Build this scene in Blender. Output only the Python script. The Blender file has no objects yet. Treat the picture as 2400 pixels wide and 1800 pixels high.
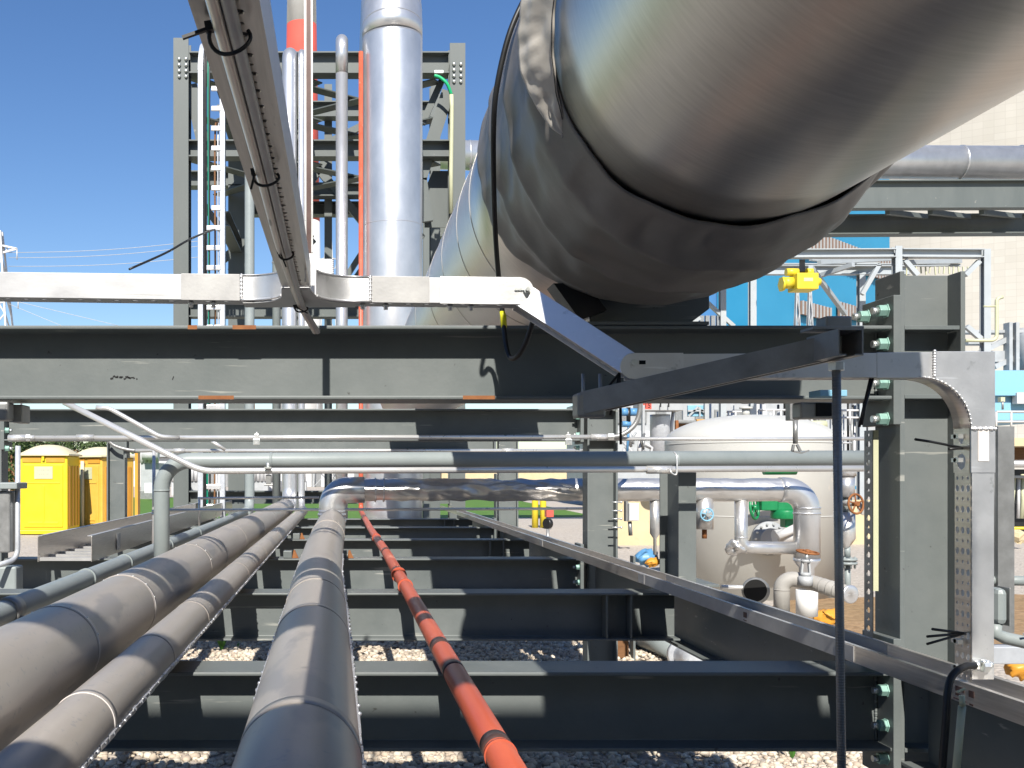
import bpy, bmesh, math, random
import numpy as np
from mathutils import Vector, Matrix, noise as mnoise
random.seed(7)
R = math.radians
scene = bpy.context.scene
COL = scene.collection
F = 2400.0
GZ = -1.57            # ground level, camera height is zero
K = 2400.0 / 2212.0

def P(sx, sy, Y):     # a point at distance Y seen in direction (sx, sy)
    return Vector(((sx - 803.0) / F * Y, Y, (1107.0 - sy) / F * Y))
def D(dx, dy, Y):
    return P(dx * K, dy * K, Y)

# ------------------------------------------------------------------ mesh builder
def frame(d, up=(0, 0, 1)):
    d = Vector(d).normalized(); up = Vector(up)
    if abs(d.dot(up)) > 0.98: up = Vector((0, 1, 0)) if abs(d.y) < 0.9 else Vector((1, 0, 0))
    s = d.cross(up).normalized(); u = s.cross(d).normalized()
    return d, s, u

class MB:
    def __init__(self): self.v = []; self.f = []; self.s = []
    def add(self, vs, fs, smooth=False):
        o = len(self.v)
        self.v += [Vector(p) for p in vs]
        self.f += [tuple(i + o for i in f) for f in fs]
        self.s += [smooth] * len(fs)
        return self
    def box(self, x0, x1, y0, y1, z0, z1):
        vs = [(x, y, z) for x in (x0, x1) for y in (y0, y1) for z in (z0, z1)]
        return self.add(vs, [(0, 1, 3, 2), (4, 6, 7, 5), (0, 4, 5, 1), (2, 3, 7, 6), (0, 2, 6, 4), (1, 5, 7, 3)])
    def prism(self, prof, p0, p1, up=(0, 0, 1), caps=True):
        p0 = Vector(p0); p1 = Vector(p1); d, s, u = frame(p1 - p0, up); n = len(prof)
        vs = [p + s * a + u * b for p in (p0, p1) for a, b in prof]
        fs = [(i, (i + 1) % n, (i + 1) % n + n, i + n) for i in range(n)]
        if caps: fs += [tuple(range(n - 1, -1, -1)), tuple(range(n, 2 * n))]
        return self.add(vs, fs)
    def bar(self, p0, p1, w, h, up=(0, 0, 1)):
        return self.prism([(-w/2, -h/2), (w/2, -h/2), (w/2, h/2), (-w/2, h/2)], p0, p1, up)
    def tube(self, pts, r, n=20, caps=True, smooth=True):
        pts = [Vector(p) for p in pts]; m = len(pts)
        rr = r if isinstance(r, (list, tuple)) else [r] * m
        tang = []
        for i in range(m):
            a = pts[i] - pts[i-1] if i > 0 else pts[1] - pts[0]
            b = pts[i+1] - pts[i] if i < m - 1 else a
            t = a.normalized() + b.normalized()
            tang.append(t.normalized() if t.length > 1e-6 else a.normalized())
        _, s, u = frame(tang[0]); vs = []
        for i in range(m):
            t = tang[i]
            s = (s - t * s.dot(t)).normalized(); u = s.cross(t).normalized()
            for k in range(n):
                a = 2 * math.pi * k / n
                vs.append(pts[i] + (s * math.cos(a) + u * math.sin(a)) * rr[i])
        fs = [(i*n+k, i*n+(k+1) % n, (i+1)*n+(k+1) % n, (i+1)*n+k) for i in range(m-1) for k in range(n)]
        self.add(vs, fs, smooth)
        if caps:
            o = len(self.v) - len(vs)
            self.f += [tuple(o + k for k in range(n)), tuple(o + (m-1)*n + n-1-k for k in range(n))]; self.s += [False, False]
        return self
    def lathe(self, prof, org, axis=(0, 0, 1), n=32, smooth=True):   # prof: (radius, height)
        org = Vector(org); d = Vector(axis).normalized()
        return self.tube([org + d * h for r, h in prof], [max(r, 1e-4) for r, h in prof], n, True, smooth)
    def torus(self, c, axis, Rr, r, n=28, m=8):
        c = Vector(c); d, s, u = frame(axis)
        vs = []; fs = []
        for i in range(n):
            a = 2*math.pi*i/n; e = s*math.cos(a)+u*math.sin(a)
            for j in range(m):
                b = 2*math.pi*j/m
                vs.append(c + e*(Rr + r*math.cos(b)) + d*(r*math.sin(b)))
        for i in range(n):
            for j in range(m):
                fs.append((i*m+j, ((i+1) % n)*m+j, ((i+1) % n)*m+(j+1) % m, i*m+(j+1) % m))
        return self.add(vs, fs, True)
    def sphere(self, c, r, n=10, m=6, sc=(1, 1, 1)):
        c = Vector(c); vs = [c + Vector((0, 0, -r*sc[2]))]
        for i in range(1, m):
            t = math.pi * i / m
            for k in range(n):
                a = 2*math.pi*k/n
                vs.append(c + Vector((r*math.sin(t)*math.cos(a)*sc[0], r*math.sin(t)*math.sin(a)*sc[1], -r*math.cos(t)*sc[2])))
        vs.append(c + Vector((0, 0, r*sc[2]))); fs = []
        for k in range(n): fs.append((0, 1+(k+1) % n, 1+k))
        for i in range(m-2):
            for k in range(n): fs.append((1+i*n+k, 1+i*n+(k+1) % n, 1+(i+1)*n+(k+1) % n, 1+(i+1)*n+k))
        o = 1+(m-2)*n
        for k in range(n): fs.append((o+k, o+(k+1) % n, len(vs)-1))
        return self.add(vs, fs, True)
    def plate_poly(self, pts2, org, ux, uy, th):   # flat polygon pts2 in the plane (ux, uy), thickened along ux x uy
        org = Vector(org); ux = Vector(ux); uy = Vector(uy); n = ux.cross(uy).normalized() * th; m = len(pts2)
        vs = [org + ux*a + uy*b + n*k for k in (0, 1) for a, b in pts2]
        fs = [tuple(range(m-1, -1, -1)), tuple(range(m, 2*m))] + [(i, (i+1) % m, (i+1) % m + m, i+m) for i in range(m)]
        return self.add(vs, fs)
    def perf(self, org, ux, uy, nu, nv, cw, ch, hw, hh, th=.0015, skip=None):
        """sheet of nu x nv cells, each with an oblong hole (hw x hh, may be 0)"""
        org = Vector(org); ux = Vector(ux).normalized(); uy = Vector(uy).normalized(); nn = ux.cross(uy) * th
        for i in range(nu):
            for j in range(nv):
                c = org + ux*(cw*(i+.5)) + uy*(ch*(j+.5))
                s_ = .55 if (j % 2) else 1.0
                w, h = hw*s_, hh*s_
                out = [(-cw/2, -ch/2), (0, -ch/2), (cw/2, -ch/2), (cw/2, 0), (cw/2, ch/2), (0, ch/2), (-cw/2, ch/2), (-cw/2, 0)]
                inn = [(-w*.36, -h*.36), (0, -h/2), (w*.36, -h*.36), (w/2, 0), (w*.36, h*.36), (0, h/2), (-w*.36, h*.36), (-w/2, 0)]
                vs = [c+ux*a+uy*b for a, b in out] + [c+ux*a+uy*b for a, b in inn] + [c+ux*a+uy*b+nn for a, b in out] + [c+ux*a+uy*b+nn for a, b in inn]
                fs = []
                for k in range(8):
                    q = (k+1) % 8
                    fs += [(k, q, 8+q, 8+k), (16+k, 24+k, 24+q, 16+q), (8+k, 8+q, 24+q, 24+k)]
                self.add(vs, fs)
        return self
    def text(self, s, size, org, ux, uy, th=.001):
        cu = bpy.data.curves.new('t', 'FONT'); cu.body = s; cu.size = size; cu.align_x = 'CENTER'; cu.align_y = 'CENTER'; cu.resolution_u = 3
        ob = bpy.data.objects.new('t', cu); COL.objects.link(ob)
        me = bpy.data.meshes.new_from_object(ob.evaluated_get(bpy.context.evaluated_depsgraph_get()))
        org = Vector(org); ux = Vector(ux); uy = Vector(uy)
        self.add([org + ux*v.co.x + uy*v.co.y for v in me.vertices], [tuple(p.vertices) for p in me.polygons])
        bpy.data.objects.remove(ob); bpy.data.curves.remove(cu); bpy.data.meshes.remove(me)
        return self

def fillet(pts, rad, seg=8):
    pts = [Vector(p) for p in pts]; out = [pts[0]]
    for i in range(1, len(pts)-1):
        a, b, c = pts[i-1], pts[i], pts[i+1]
        d1 = (a-b).normalized(); d2 = (c-b).normalized(); ang = d1.angle(d2)
        if ang > 3.1: out.append(b); continue
        rr = rad[i-1] if isinstance(rad, (list, tuple)) else rad
        t = min(rr / math.tan(ang/2), (a-b).length*.49, (c-b).length*.49); rr = t*math.tan(ang/2)
        cen = b + (d1+d2).normalized() * (rr / math.sin(ang/2))
        v1 = b + d1*t - cen; v2 = b + d2*t - cen
        for k in range(seg+1):
            f = k/seg; om = v1.angle(v2)
            out.append(cen + (v1*math.sin((1-f)*om) + v2*math.sin(f*om)) / math.sin(om))
    out.append(pts[-1]); return out

def ibeam(h, w, tf=.011, tw=.008):
    return [(-w/2, -h/2), (w/2, -h/2), (w/2, -h/2+tf), (tw/2, -h/2+tf), (tw/2, h/2-tf), (w/2, h/2-tf), (w/2, h/2), (-w/2, h/2),
            (-w/2, h/2-tf), (-tw/2, h/2-tf), (-tw/2, -h/2+tf), (-w/2, -h/2+tf)]
def chan(w, h, t):    # U open at the top
    return [(-w/2, 0), (w/2, 0), (w/2, h), (w/2-t, h), (w/2-t, t), (-w/2+t, t), (-w/2+t, h), (-w/2, h)]

# ------------------------------------------------------------------ objects
WL = {}
def link(o): COL.objects.link(o); return o
def tag(o, label=None, cat=None, group=None, kind=None):
    if label: o['label'] = label
    if cat: o['category'] = cat
    if group: o['group'] = group
    if kind: o['kind'] = kind
    return o
def thing(name, label, cat, loc, group=None):
    o = link(bpy.data.objects.new(name, None)); o.empty_display_size = .1
    o.location = loc; WL[o.name] = Vector(loc)
    return tag(o, label, cat, group)
def mesh_obj(name, mb, mat, base):
    me = bpy.data.meshes.new(name)
    me.from_pydata([tuple(v - base) for v in mb.v], [], mb.f)
    me.polygons.foreach_set('use_smooth', mb.s)
    bm = bmesh.new(); bm.from_mesh(me); bmesh.ops.recalc_face_normals(bm, faces=bm.faces); bm.to_mesh(me); bm.free()
    me.materials.append(mat); me.update()
    return link(bpy.data.objects.new(name, me))
def addbevel(o, bevel):
    if bevel:
        m = o.modifiers.new('bevel', 'BEVEL'); m.width = bevel; m.segments = 2; m.limit_method = 'ANGLE'; m.angle_limit = R(40); m.harden_normals = False
def part(name, mb, mat, parent, bevel=0, label=None):
    w = WL[parent.name]
    o = mesh_obj(name, mb, mat, w); o.parent = parent; WL[o.name] = w.copy()
    if label: o['label'] = label
    addbevel(o, bevel); return o
def solo(name, mb, mat, label, cat, group=None, bevel=0, kind=None):
    xs = [v.x for v in mb.v]; ys = [v.y for v in mb.v]; zs = [v.z for v in mb.v]
    base = Vector(((min(xs)+max(xs))/2, (min(ys)+max(ys))/2, min(zs)))
    o = mesh_obj(name, mb, mat, base); o.location = base; WL[o.name] = base.copy()
    addbevel(o, bevel); return tag(o, label, cat, group, kind)
def dup(root, delta, label, group=None):
    r = link(root.copy()); r.location = root.location + Vector(delta); WL[r.name] = WL[root.name] + Vector(delta)
    r['label'] = label
    if group: r['group'] = group
    for ch in root.children:
        c = link(ch.copy()); c.parent = r
        for g in ch.children:
            q = link(g.copy()); q.parent = c
    return r

# ------------------------------------------------------------------ materials
def mat(name, c1, c2=None, rough=.5, metal=0., scale=6., stretch=(1, 1, 1), bump=0., bscale=60., rvar=.1, spec=.4, lo=.3, hi=.7,
        spots=None, spot_scale=14., spot_thr=.66, aniso=0., bstretch=None, spots2=None):
    m = bpy.data.materials.new(name); m.use_nodes = True; nt = m.node_tree; N = nt.nodes; L = nt.links
    b = N['Principled BSDF']; c2 = c2 or c1; G = .84 if metal < .6 else 1.; c1 = tuple(v*G for v in c1); c2 = tuple(v*G for v in c2)
    tc = N.new('ShaderNodeTexCoord'); oi = N.new('ShaderNodeObjectInfo')
    ml = N.new('ShaderNodeMath'); ml.operation = 'MULTIPLY'; ml.inputs[1].default_value = 37.
    L.new(oi.outputs['Random'], ml.inputs[0])
    va = N.new('ShaderNodeVectorMath'); va.operation = 'ADD'
    L.new(tc.outputs['Object'], va.inputs[0]); L.new(ml.outputs[0], va.inputs[1])
    mp = N.new('ShaderNodeMapping'); mp.inputs['Scale'].default_value = stretch; L.new(va.outputs[0], mp.inputs['Vector'])
    nz = N.new('ShaderNodeTexNoise'); nz.inputs['Scale'].default_value = scale; nz.inputs['Detail'].default_value = 8; nz.inputs['Roughness'].default_value = .62
    L.new(mp.outputs[0], nz.inputs['Vector'])
    mr = N.new('ShaderNodeMapRange'); mr.inputs['From Min'].default_value = lo; mr.inputs['From Max'].default_value = hi
    L.new(nz.outputs['Fac'], mr.inputs['Value'])
    mx = N.new('ShaderNodeMix'); mx.data_type = 'RGBA'; mx.inputs[6].default_value = (*c1, 1); mx.inputs[7].default_value = (*c2, 1)
    L.new(mr.outputs[0], mx.inputs[0]); out = mx.outputs[2]
    def spot(col, sc, thr, out, st):
        mq = N.new('ShaderNodeMapping'); mq.inputs['Scale'].default_value = st; mq.inputs['Location'].default_value = (3.1, 7.7, 1.3); L.new(va.outputs[0], mq.inputs['Vector'])
        n2 = N.new('ShaderNodeTexNoise'); n2.inputs['Scale'].default_value = sc; n2.inputs['Detail'].default_value = 5; L.new(mq.outputs[0], n2.inputs['Vector'])
        m2 = N.new('ShaderNodeMapRange'); m2.inputs['From Min'].default_value = thr; m2.inputs['From Max'].default_value = thr + .05
        L.new(n2.outputs['Fac'], m2.inputs['Value'])
        x2 = N.new('ShaderNodeMix'); x2.data_type = 'RGBA'; x2.inputs[7].default_value = (*col, 1); L.new(out, x2.inputs[6]); L.new(m2.outputs[0], x2.inputs[0])
        return x2.outputs[2]
    if spots: out = spot(spots, spot_scale, spot_thr, out, (1, 1, 1))
    if spots2: out = spot(spots2[0], spots2[1], spots2[2], out, spots2[3])
    L.new(out, b.inputs['Base Color'])
    rr = N.new('ShaderNodeMapRange'); rr.inputs['To Min'].default_value = max(.02, rough - rvar); rr.inputs['To Max'].default_value = rough + rvar
    L.new(nz.outputs['Fac'], rr.inputs['Value']); L.new(rr.outputs[0], b.inputs['Roughness'])
    b.inputs['Metallic'].default_value = metal; b.inputs['Specular IOR Level'].default_value = spec
    if bump:
        mb_ = N.new('ShaderNodeMapping'); mb_.inputs['Scale'].default_value = bstretch or stretch; L.new(va.outputs[0], mb_.inputs['Vector'])
        n3 = N.new('ShaderNodeTexNoise'); n3.inputs['Scale'].default_value = bscale; n3.inputs['Detail'].default_value = 6; L.new(mb_.outputs[0], n3.inputs['Vector'])
        bp = N.new('ShaderNodeBump'); bp.inputs['Strength'].default_value = bump; bp.inputs['Distance'].default_value = .01
        L.new(n3.outputs['Fac'], bp.inputs['Height']); L.new(bp.outputs[0], b.inputs['Normal'])
    return m

M = {}
M['steel'] = mat('grey_green_paint', (.136, .153, .149), (.178, .193, .186), .48, 0, 5, bump=.05, bscale=70, spots=(.065, .065, .06), spot_scale=34, spot_thr=.705,
                 spots2=((.30, .30, .27), 9., .67, (.25, 1, 4)))
M['steel_far'] = mat('grey_green_paint_distant', (.115, .13, .124), (.145, .16, .152), .5, 0, 2, (1, 1, .25), spots=(.2, .2, .18), spot_scale=9, spot_thr=.7)
M['strut'] = mat('dull_galvanised', (.27, .27, .26), (.4, .4, .39), .42, .55, 14, bump=.03)
M['galv'] = mat('light_galvanised', (.55, .57, .6), (.68, .7, .73), .4, .35, 20)
M['alu'] = mat('mill_aluminium', (.66, .655, .65), (.78, .775, .77), .42, .86, 9, (1, 1, 1), .03, 120, .1, spots=(.58, .58, .57), spot_scale=30, spot_thr=.66, spots2=((.85, .85, .85), 24., .66, (.2, 1, 3)))
M['alu_glare'] = mat('glare_aluminium', (.60, .60, .605), (.72, .72, .72), .4, .4, 7, (1, 1, 2), bump=.02, bscale=120, spots=(.5, .5, .49), spot_scale=18, spot_thr=.66, spots2=((.45, .45, .44), 14., .68, (.15, 1, 3)))  # aluminium lightened to stand in for sun glare on the straight rails
M['alu_dull'] = mat('weathered_aluminium', (.44, .43, .42), (.56, .55, .53), .42, .35, 9, (1, 1, 1), .03, 120, .1)
M['alu_near'] = mat('brushed_aluminium', (.62, .57, .51), (.80, .745, .68), .33, .85, 10, (14, .6, 14), .02, 160, .1, spots2=((.28, .26, .24), 9., .69, (3, .5, 3)))
M['hall'] = mat('dark_grey_cladding', (.16, .16, .155), (.2, .2, .19), .6, 0, .6, (8, 1, .2))
M['jacket'] = mat('dull_aluminium_jacketing', (.44, .39, .335), (.54, .485, .425), .42, .34, 9, (1, .22, 1), .10, 16, .1, spots=(.35, .325, .30), spot_scale=60, spot_thr=.63, spots2=((.31, .285, .265), 6., .62, (1, .3, 1)))
M['big'] = mat('satin_aluminium_cladding', (.56, .53, .49), (.67, .635, .59), .34, 1, 12, (1, 9, 1), .025, 300, .05, bstretch=(1, 14, 1))
M['silver'] = mat('bright_aluminium_cladding', (.56, .56, .565), (.68, .68, .685), .36, .74, 4, (1, 1, .6), .03, 50, .07)
M['foil'] = mat('crinkled_aluminium_foil', (.60, .585, .57), (.70, .69, .67), .36, .78, 12, (1, 1, 1), .22, 26, .1)
M['greypipe'] = mat('grey_pipe_paint', (.27, .305, .30), (.32, .352, .345), .42, 0, 6, bump=.04, spots=(.2, .21, .2), spot_thr=.72)
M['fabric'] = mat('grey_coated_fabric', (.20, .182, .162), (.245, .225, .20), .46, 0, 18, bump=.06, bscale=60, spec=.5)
M['fabric_sunlit'] = mat('sunlit_coated_fabric', (.64, .59, .51), (.70, .65, .57), .42, 0, 18, bump=.05, bscale=60, spec=.5)  # fabric colour lightened to carry the sunlight on the hem flap
M['orange'] = mat('orange_pipe_paint', (.50, .085, .04), (.62, .135, .07), .4, 0, 7, (1, .3, 1), .05, 60, .1, spots=(.30, .08, .05), spot_scale=40, spot_thr=.69, spots2=((.62, .2, .12), 9., .64, (1, .2, 1)))
M['black'] = mat('black_rubber', (.012, .012, .012), (.022, .022, .022), .42, 0, 20)
M['darkhole'] = mat('dark_void', (.008, .008, .008), None, .9)
M['yellowtape'] = mat('yellow_tape', (.85, .78, .02), None, .45)
M['teal'] = mat('teal_coated_nut', (.27, .47, .40), (.34, .55, .47), .38, .2, 60)
M['zinc'] = mat('zinc_bolt', (.6, .62, .6), (.75, .76, .74), .35, .8, 60)
M['conduit'] = mat('steel_conduit', (.78, .77, .75), (.86, .85, .83), .3, .55, 12)
M['yellow'] = mat('yellow_plastic', (.84, .60, .015), (.88, .65, .025), .42, 0, 3)
M['amber'] = mat('amber_plastic', (.7, .30, .03), (.76, .36, .05), .45, 0, 3)
M['whiteplastic'] = mat('pale_yellow_roof', (.82, .72, .46), None, .45)
M['cream'] = mat('cream_tank_paint', (.57, .56, .515), (.62, .61, .565), .45, 0, 2, spots=(.6, .56, .48), spot_scale=3, spot_thr=.68)
M['concrete'] = mat('pale_concrete', (.56, .51, .43), (.62, .57, .49), .8, 0, .25, spots=(.54, .49, .41), spot_scale=.5, spot_thr=.66)
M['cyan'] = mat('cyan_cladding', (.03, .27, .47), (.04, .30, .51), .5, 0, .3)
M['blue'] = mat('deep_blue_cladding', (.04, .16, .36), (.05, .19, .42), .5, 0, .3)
M['brownlouvre'] = mat('brown_louvre', (.20, .12, .085), (.27, .17, .12), .6, 0, 2, (1, 1, .1))
M['concrete_joint'] = mat('concrete_joint', (.50, .455, .385), None, .8)
M['tan'] = mat('tan_concrete', (.6, .48, .28), (.66, .54, .34), .8, 0, 2, spots=(.5, .38, .22), spot_scale=3)
M['rust'] = mat('rusty_iron', (.24, .08, .025), (.36, .15, .05), .7, .1, 20)
M['green'] = mat('green_valve_paint', (.01, .2, .07), (.015, .26, .09), .35, 0, 10)
M['bluepaint'] = mat('blue_paint', (.10, .28, .50), (.13, .33, .58), .4, 0, 10)
M['ltblue'] = mat('pale_blue_paint', (.25, .5, .65), None, .5)
M['red'] = mat('red_paint', (.60, .10, .07), (.64, .12, .085), .5, 0, .2)
M['white'] = mat('white_paint', (.78, .76, .72), (.83, .82, .79), .5, 0, 1)
M['plantgrey'] = mat('plant_grey', (.40, .41, .41), (.5, .51, .51), .5, .1, 3)
M['plantwhite'] = mat('plant_pale', (.62, .61, .6), (.72, .71, .7), .5, .1, 3)
M['brown'] = mat('brown_timber', (.16, .075, .03), (.25, .12, .05), .75, 0, 6, (1, 1, 8))
M['ochre'] = mat('ochre_board', (.55, .3, .09), None, .6)
M['insul'] = mat('grey_wrap', (.36, .34, .31), (.44, .42, .38), .6, 0, 14, bump=.1)
M['hoist'] = mat('yellow_hoist_paint', (.8, .6, .03), (.85, .66, .05), .4, 0, 4)
M['leaf'] = mat('weed_leaf', (.05, .16, .02), (.09, .24, .04), .5, 0, 30)
M['cablegreen'] = mat('green_cable', (.01, .22, .14), None, .4)
M['earthgreen'] = mat('green_earth_wire', (.02, .5, .2), None, .4)
M['pvc'] = mat('yellowed_pvc', (.55, .55, .36), (.6, .6, .4), .5)
M['tape'] = mat('pale_label', (.75, .7, .66), None, .5)
M['pipeband'] = mat('dark_band_paint', (.075, .04, .035), (.12, .07, .06), .45, .2, 30)
# ================================================================== camera, light, sky
cam = bpy.data.cameras.new('camera'); co = link(bpy.data.objects.new('camera', cam))
co.location = (0, 0, 0); co.rotation_euler = (R(90), 0, 0)
cam.sensor_width = 36; cam.sensor_fit = 'HORIZONTAL'; cam.lens = 36.0
cam.shift_x = 397/2400; cam.shift_y = 207/2400; cam.clip_start = .02; cam.clip_end = 3000
scene.camera = co
SUNV = Vector((.10, 1.14, -1.0)).normalized()       # direction the light travels
elev = math.asin(-SUNV.z); az = math.atan2(-SUNV.x, -SUNV.y)
sl = bpy.data.lights.new('sun', 'SUN'); sl.energy = 5.0; sl.angle = R(.53); sl.color = (1, .96, .89)
so = link(bpy.data.objects.new('sun', sl)); so.rotation_euler = SUNV.to_track_quat('-Z', 'Y').to_euler(); so.location = (-2, -20, 20)
w = bpy.data.worlds.new('World'); scene.world = w; w.use_nodes = True; nt = w.node_tree
bg = nt.nodes['Background']; sky = nt.nodes.new('ShaderNodeTexSky'); sky.sky_type = 'NISHITA'; sky.sun_disc = False
sky.sun_elevation = elev; sky.sun_rotation = az; sky.altitude = 100; sky.air_density = 1.0; sky.dust_density = .25; sky.ozone_density = 2.0
hsv = nt.nodes.new('ShaderNodeHueSaturation'); hsv.inputs['Saturation'].default_value = 1.22; hsv.inputs['Hue'].default_value = .508
nt.links.new(sky.outputs[0], hsv.inputs['Color']); nt.links.new(hsv.outputs[0], bg.inputs[0]); bg.inputs[1].default_value = .09
scene.view_settings.view_transform = 'Standard'; scene.view_settings.look = 'None'; scene.view_settings.exposure = 0.62; scene.view_settings.gamma = 1
scene.cycles.use_denoising = True; scene.cycles.max_bounces = 6; scene.cycles.diffuse_bounces = 1
scene.cycles.sample_clamp_indirect = 6

# ================================================================== ground
def gravel_mat(name, a, b, c, sc):
    m = bpy.data.materials.new(name); m.use_nodes = True; nt = m.node_tree; N = nt.nodes; L = nt.links; bs = N['Principled BSDF']
    tc = N.new('ShaderNodeTexCoord'); vo = N.new('ShaderNodeTexVoronoi'); vo.inputs['Scale'].default_value = sc
    L.new(tc.outputs['Object'], vo.inputs['Vector'])
    nz = N.new('ShaderNodeTexNoise'); nz.inputs['Scale'].default_value = .6; nz.inputs['Detail'].default_value = 8; L.new(tc.outputs['Object'], nz.inputs['Vector'])
    rmp = N.new('ShaderNodeValToRGB'); rmp.color_ramp.elements[0].color = (*a, 1); rmp.color_ramp.elements[1].color = (*b, 1)
    L.new(vo.outputs['Color'], rmp.inputs['Fac'])
    mx = N.new('ShaderNodeMix'); mx.data_type = 'RGBA'; mx.inputs[7].default_value = (*c, 1); L.new(rmp.outputs[0], mx.inputs[6])
    mr = N.new('ShaderNodeMapRange'); mr.inputs['From Min'].default_value = .45; mr.inputs['From Max'].default_value = .75; mr.inputs['To Max'].default_value = .6
    L.new(nz.outputs['Fac'], mr.inputs['Value']); L.new(mr.outputs[0], mx.inputs[0]); L.new(mx.outputs[2], bs.inputs['Base Color'])
    bp = N.new('ShaderNodeBump'); bp.inputs['Strength'].default_value = .8; bp.inputs['Distance'].default_value = .02; bp.invert = True
    L.new(vo.outputs['Distance'], bp.inputs['Height']); L.new(bp.outputs[0], bs.inputs['Normal']); bs.inputs['Roughness'].default_value = .85
    return m
M['gravel'] = gravel_mat('gravel_bed', (.36, .31, .25), (.54, .48, .41), (.42, .36, .30), 24.)
M['dirt'] = gravel_mat('brown_dirt', (.25, .15, .07), (.36, .23, .12), (.2, .14, .06), 14.)
M['grass'] = mat('mown_grass', (.07, .16, .015), (.13, .25, .03), .8, 0, 3)
M['road'] = mat('pale_paving', (.42, .38, .34), (.5, .46, .42), .8, 0, 1)
def sheet(name, poly, z, m, kind='structure'):
    mb = MB(); mb.add([(x, y, z) for x, y in poly], [tuple(range(len(poly)))])
    return solo(name, mb, m, None, None, kind=kind)
sheet('ground', [(-900, -60), (900, -60), (900, 1500), (-900, 1500)], GZ, M['gravel'])
sheet('lawn', [(-60, 28), (-8, 27), (-3, 34), (9, 36), (10, 64), (-60, 64)], GZ + .006, M['grass'])
sheet('lawn', [(-30, 8.5), (-5.5, 11), (-9, 25), (-30, 25)], GZ + .006, M['grass'])
sheet('road', [(9.2, 30), (60, 27), (60, 46), (10.5, 46)], GZ + .006, M['road'])
sheet('dirt', [(4.4, 8.6), (6.6, 8.2), (10, 9.2), (11, 12), (8.5, 13.2), (5.4, 12.6), (4.2, 10.6)], GZ + .006, M['dirt'])

def stones(name, regions, n, smin, smax, m, seed):
    rng = np.random.default_rng(seed)
    t = (1 + 5**.5)/2
    V = np.array([(-1,t,0),(1,t,0),(-1,-t,0),(1,-t,0),(0,-1,t),(0,1,t),(0,-1,-t),(0,1,-t),(t,0,-1),(t,0,1),(-t,0,-1),(-t,0,1)], float); V /= np.linalg.norm(V[0])
    Fc = np.array([(0,11,5),(0,5,1),(0,1,7),(0,7,10),(0,10,11),(1,5,9),(5,11,4),(11,10,2),(10,7,6),(7,1,8),(3,9,4),(3,4,2),(3,2,6),(3,6,8),(3,8,9),(4,9,5),(2,4,11),(6,2,10),(8,6,7),(9,8,1)])
    tot = sum((x1-x0)*(y1-y0) for x0, x1, y0, y1 in regions); vs = []; 
    for x0, x1, y0, y1 in regions:
        k = int(n*(x1-x0)*(y1-y0)/tot)
        c = np.stack([rng.uniform(x0, x1, k), rng.uniform(y0, y1, k), np.full(k, GZ)], 1)
        s = smin + (smax-smin)*rng.random(k)**2
        hump = .035*np.sin(c[:, 0]*2.3+1)*np.sin(c[:, 1]*2.9) + .02*np.sin(c[:, 0]*6+c[:, 1]*5)
        c[:, 2] += s*.25 + np.maximum(0, hump)
        sc = s[:, None]*rng.uniform(.6, 1.15, (k, 3)); sc[:, 2] *= .75
        a = rng.uniform(0, 6.28, k); ca, sa = np.cos(a), np.sin(a)
        v = V[None]*(1+rng.uniform(-.22, .22, (k, 12, 1)))*sc[:, None]
        w_ = np.stack([v[..., 0]*ca[:, None]-v[..., 1]*sa[:, None], v[..., 0]*sa[:, None]+v[..., 1]*ca[:, None], v[..., 2]], -1) + c[:, None]
        vs.append(w_.reshape(-1, 3))
    vs = np.concatenate(vs); k = len(vs)//12
    fs = (Fc[None] + 12*np.arange(k)[:, None, None]).reshape(-1, 3)
    me = bpy.data.meshes.new(name); me.vertices.add(len(vs)); me.vertices.foreach_set('co', vs.ravel())
    me.loops.add(fs.size); me.loops.foreach_set('vertex_index', fs.ravel()); me.polygons.add(len(fs))
    me.polygons.foreach_set('loop_start', np.arange(0, fs.size, 3)); me.polygons.foreach_set('loop_total', np.full(len(fs), 3))
    col = me.attributes.new('tint', 'FLOAT', 'FACE'); col.data.foreach_set('value', np.repeat(rng.random(k), 20))
    me.update(calc_edges=True); me.validate(); me.materials.append(m)
    return tag(link(bpy.data.objects.new(name, me)), 'loose pale gravel stones under the pipe rack', 'gravel', kind='stuff')
ms = bpy.data.materials.new('gravel_stone'); ms.use_nodes = True; N = ms.node_tree.nodes; L = ms.node_tree.links
at = N.new('ShaderNodeAttribute'); at.attribute_name = 'tint'; rp = N.new('ShaderNodeValToRGB')
rp.color_ramp.elements[0].color = (.30, .25, .20, 1); rp.color_ramp.elements[1].color = (.66, .58, .47, 1)
e = rp.color_ramp.elements.new(.55); e.color = (.52, .45, .35, 1); e = rp.color_ramp.elements.new(.3); e.color = (.48, .385, .29, 1)
L.new(at.outputs['Fac'], rp.inputs[0]); L.new(rp.outputs[0], N['Principled BSDF'].inputs['Base Color']); N['Principled BSDF'].inputs['Roughness'].default_value = .85
stones('gravel_stones', [(-2.2, 3.4, 4.9, 6.9), (-3, 4.6, 7.9, 11.2)], 36000, .011, .034, ms, 3)

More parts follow.
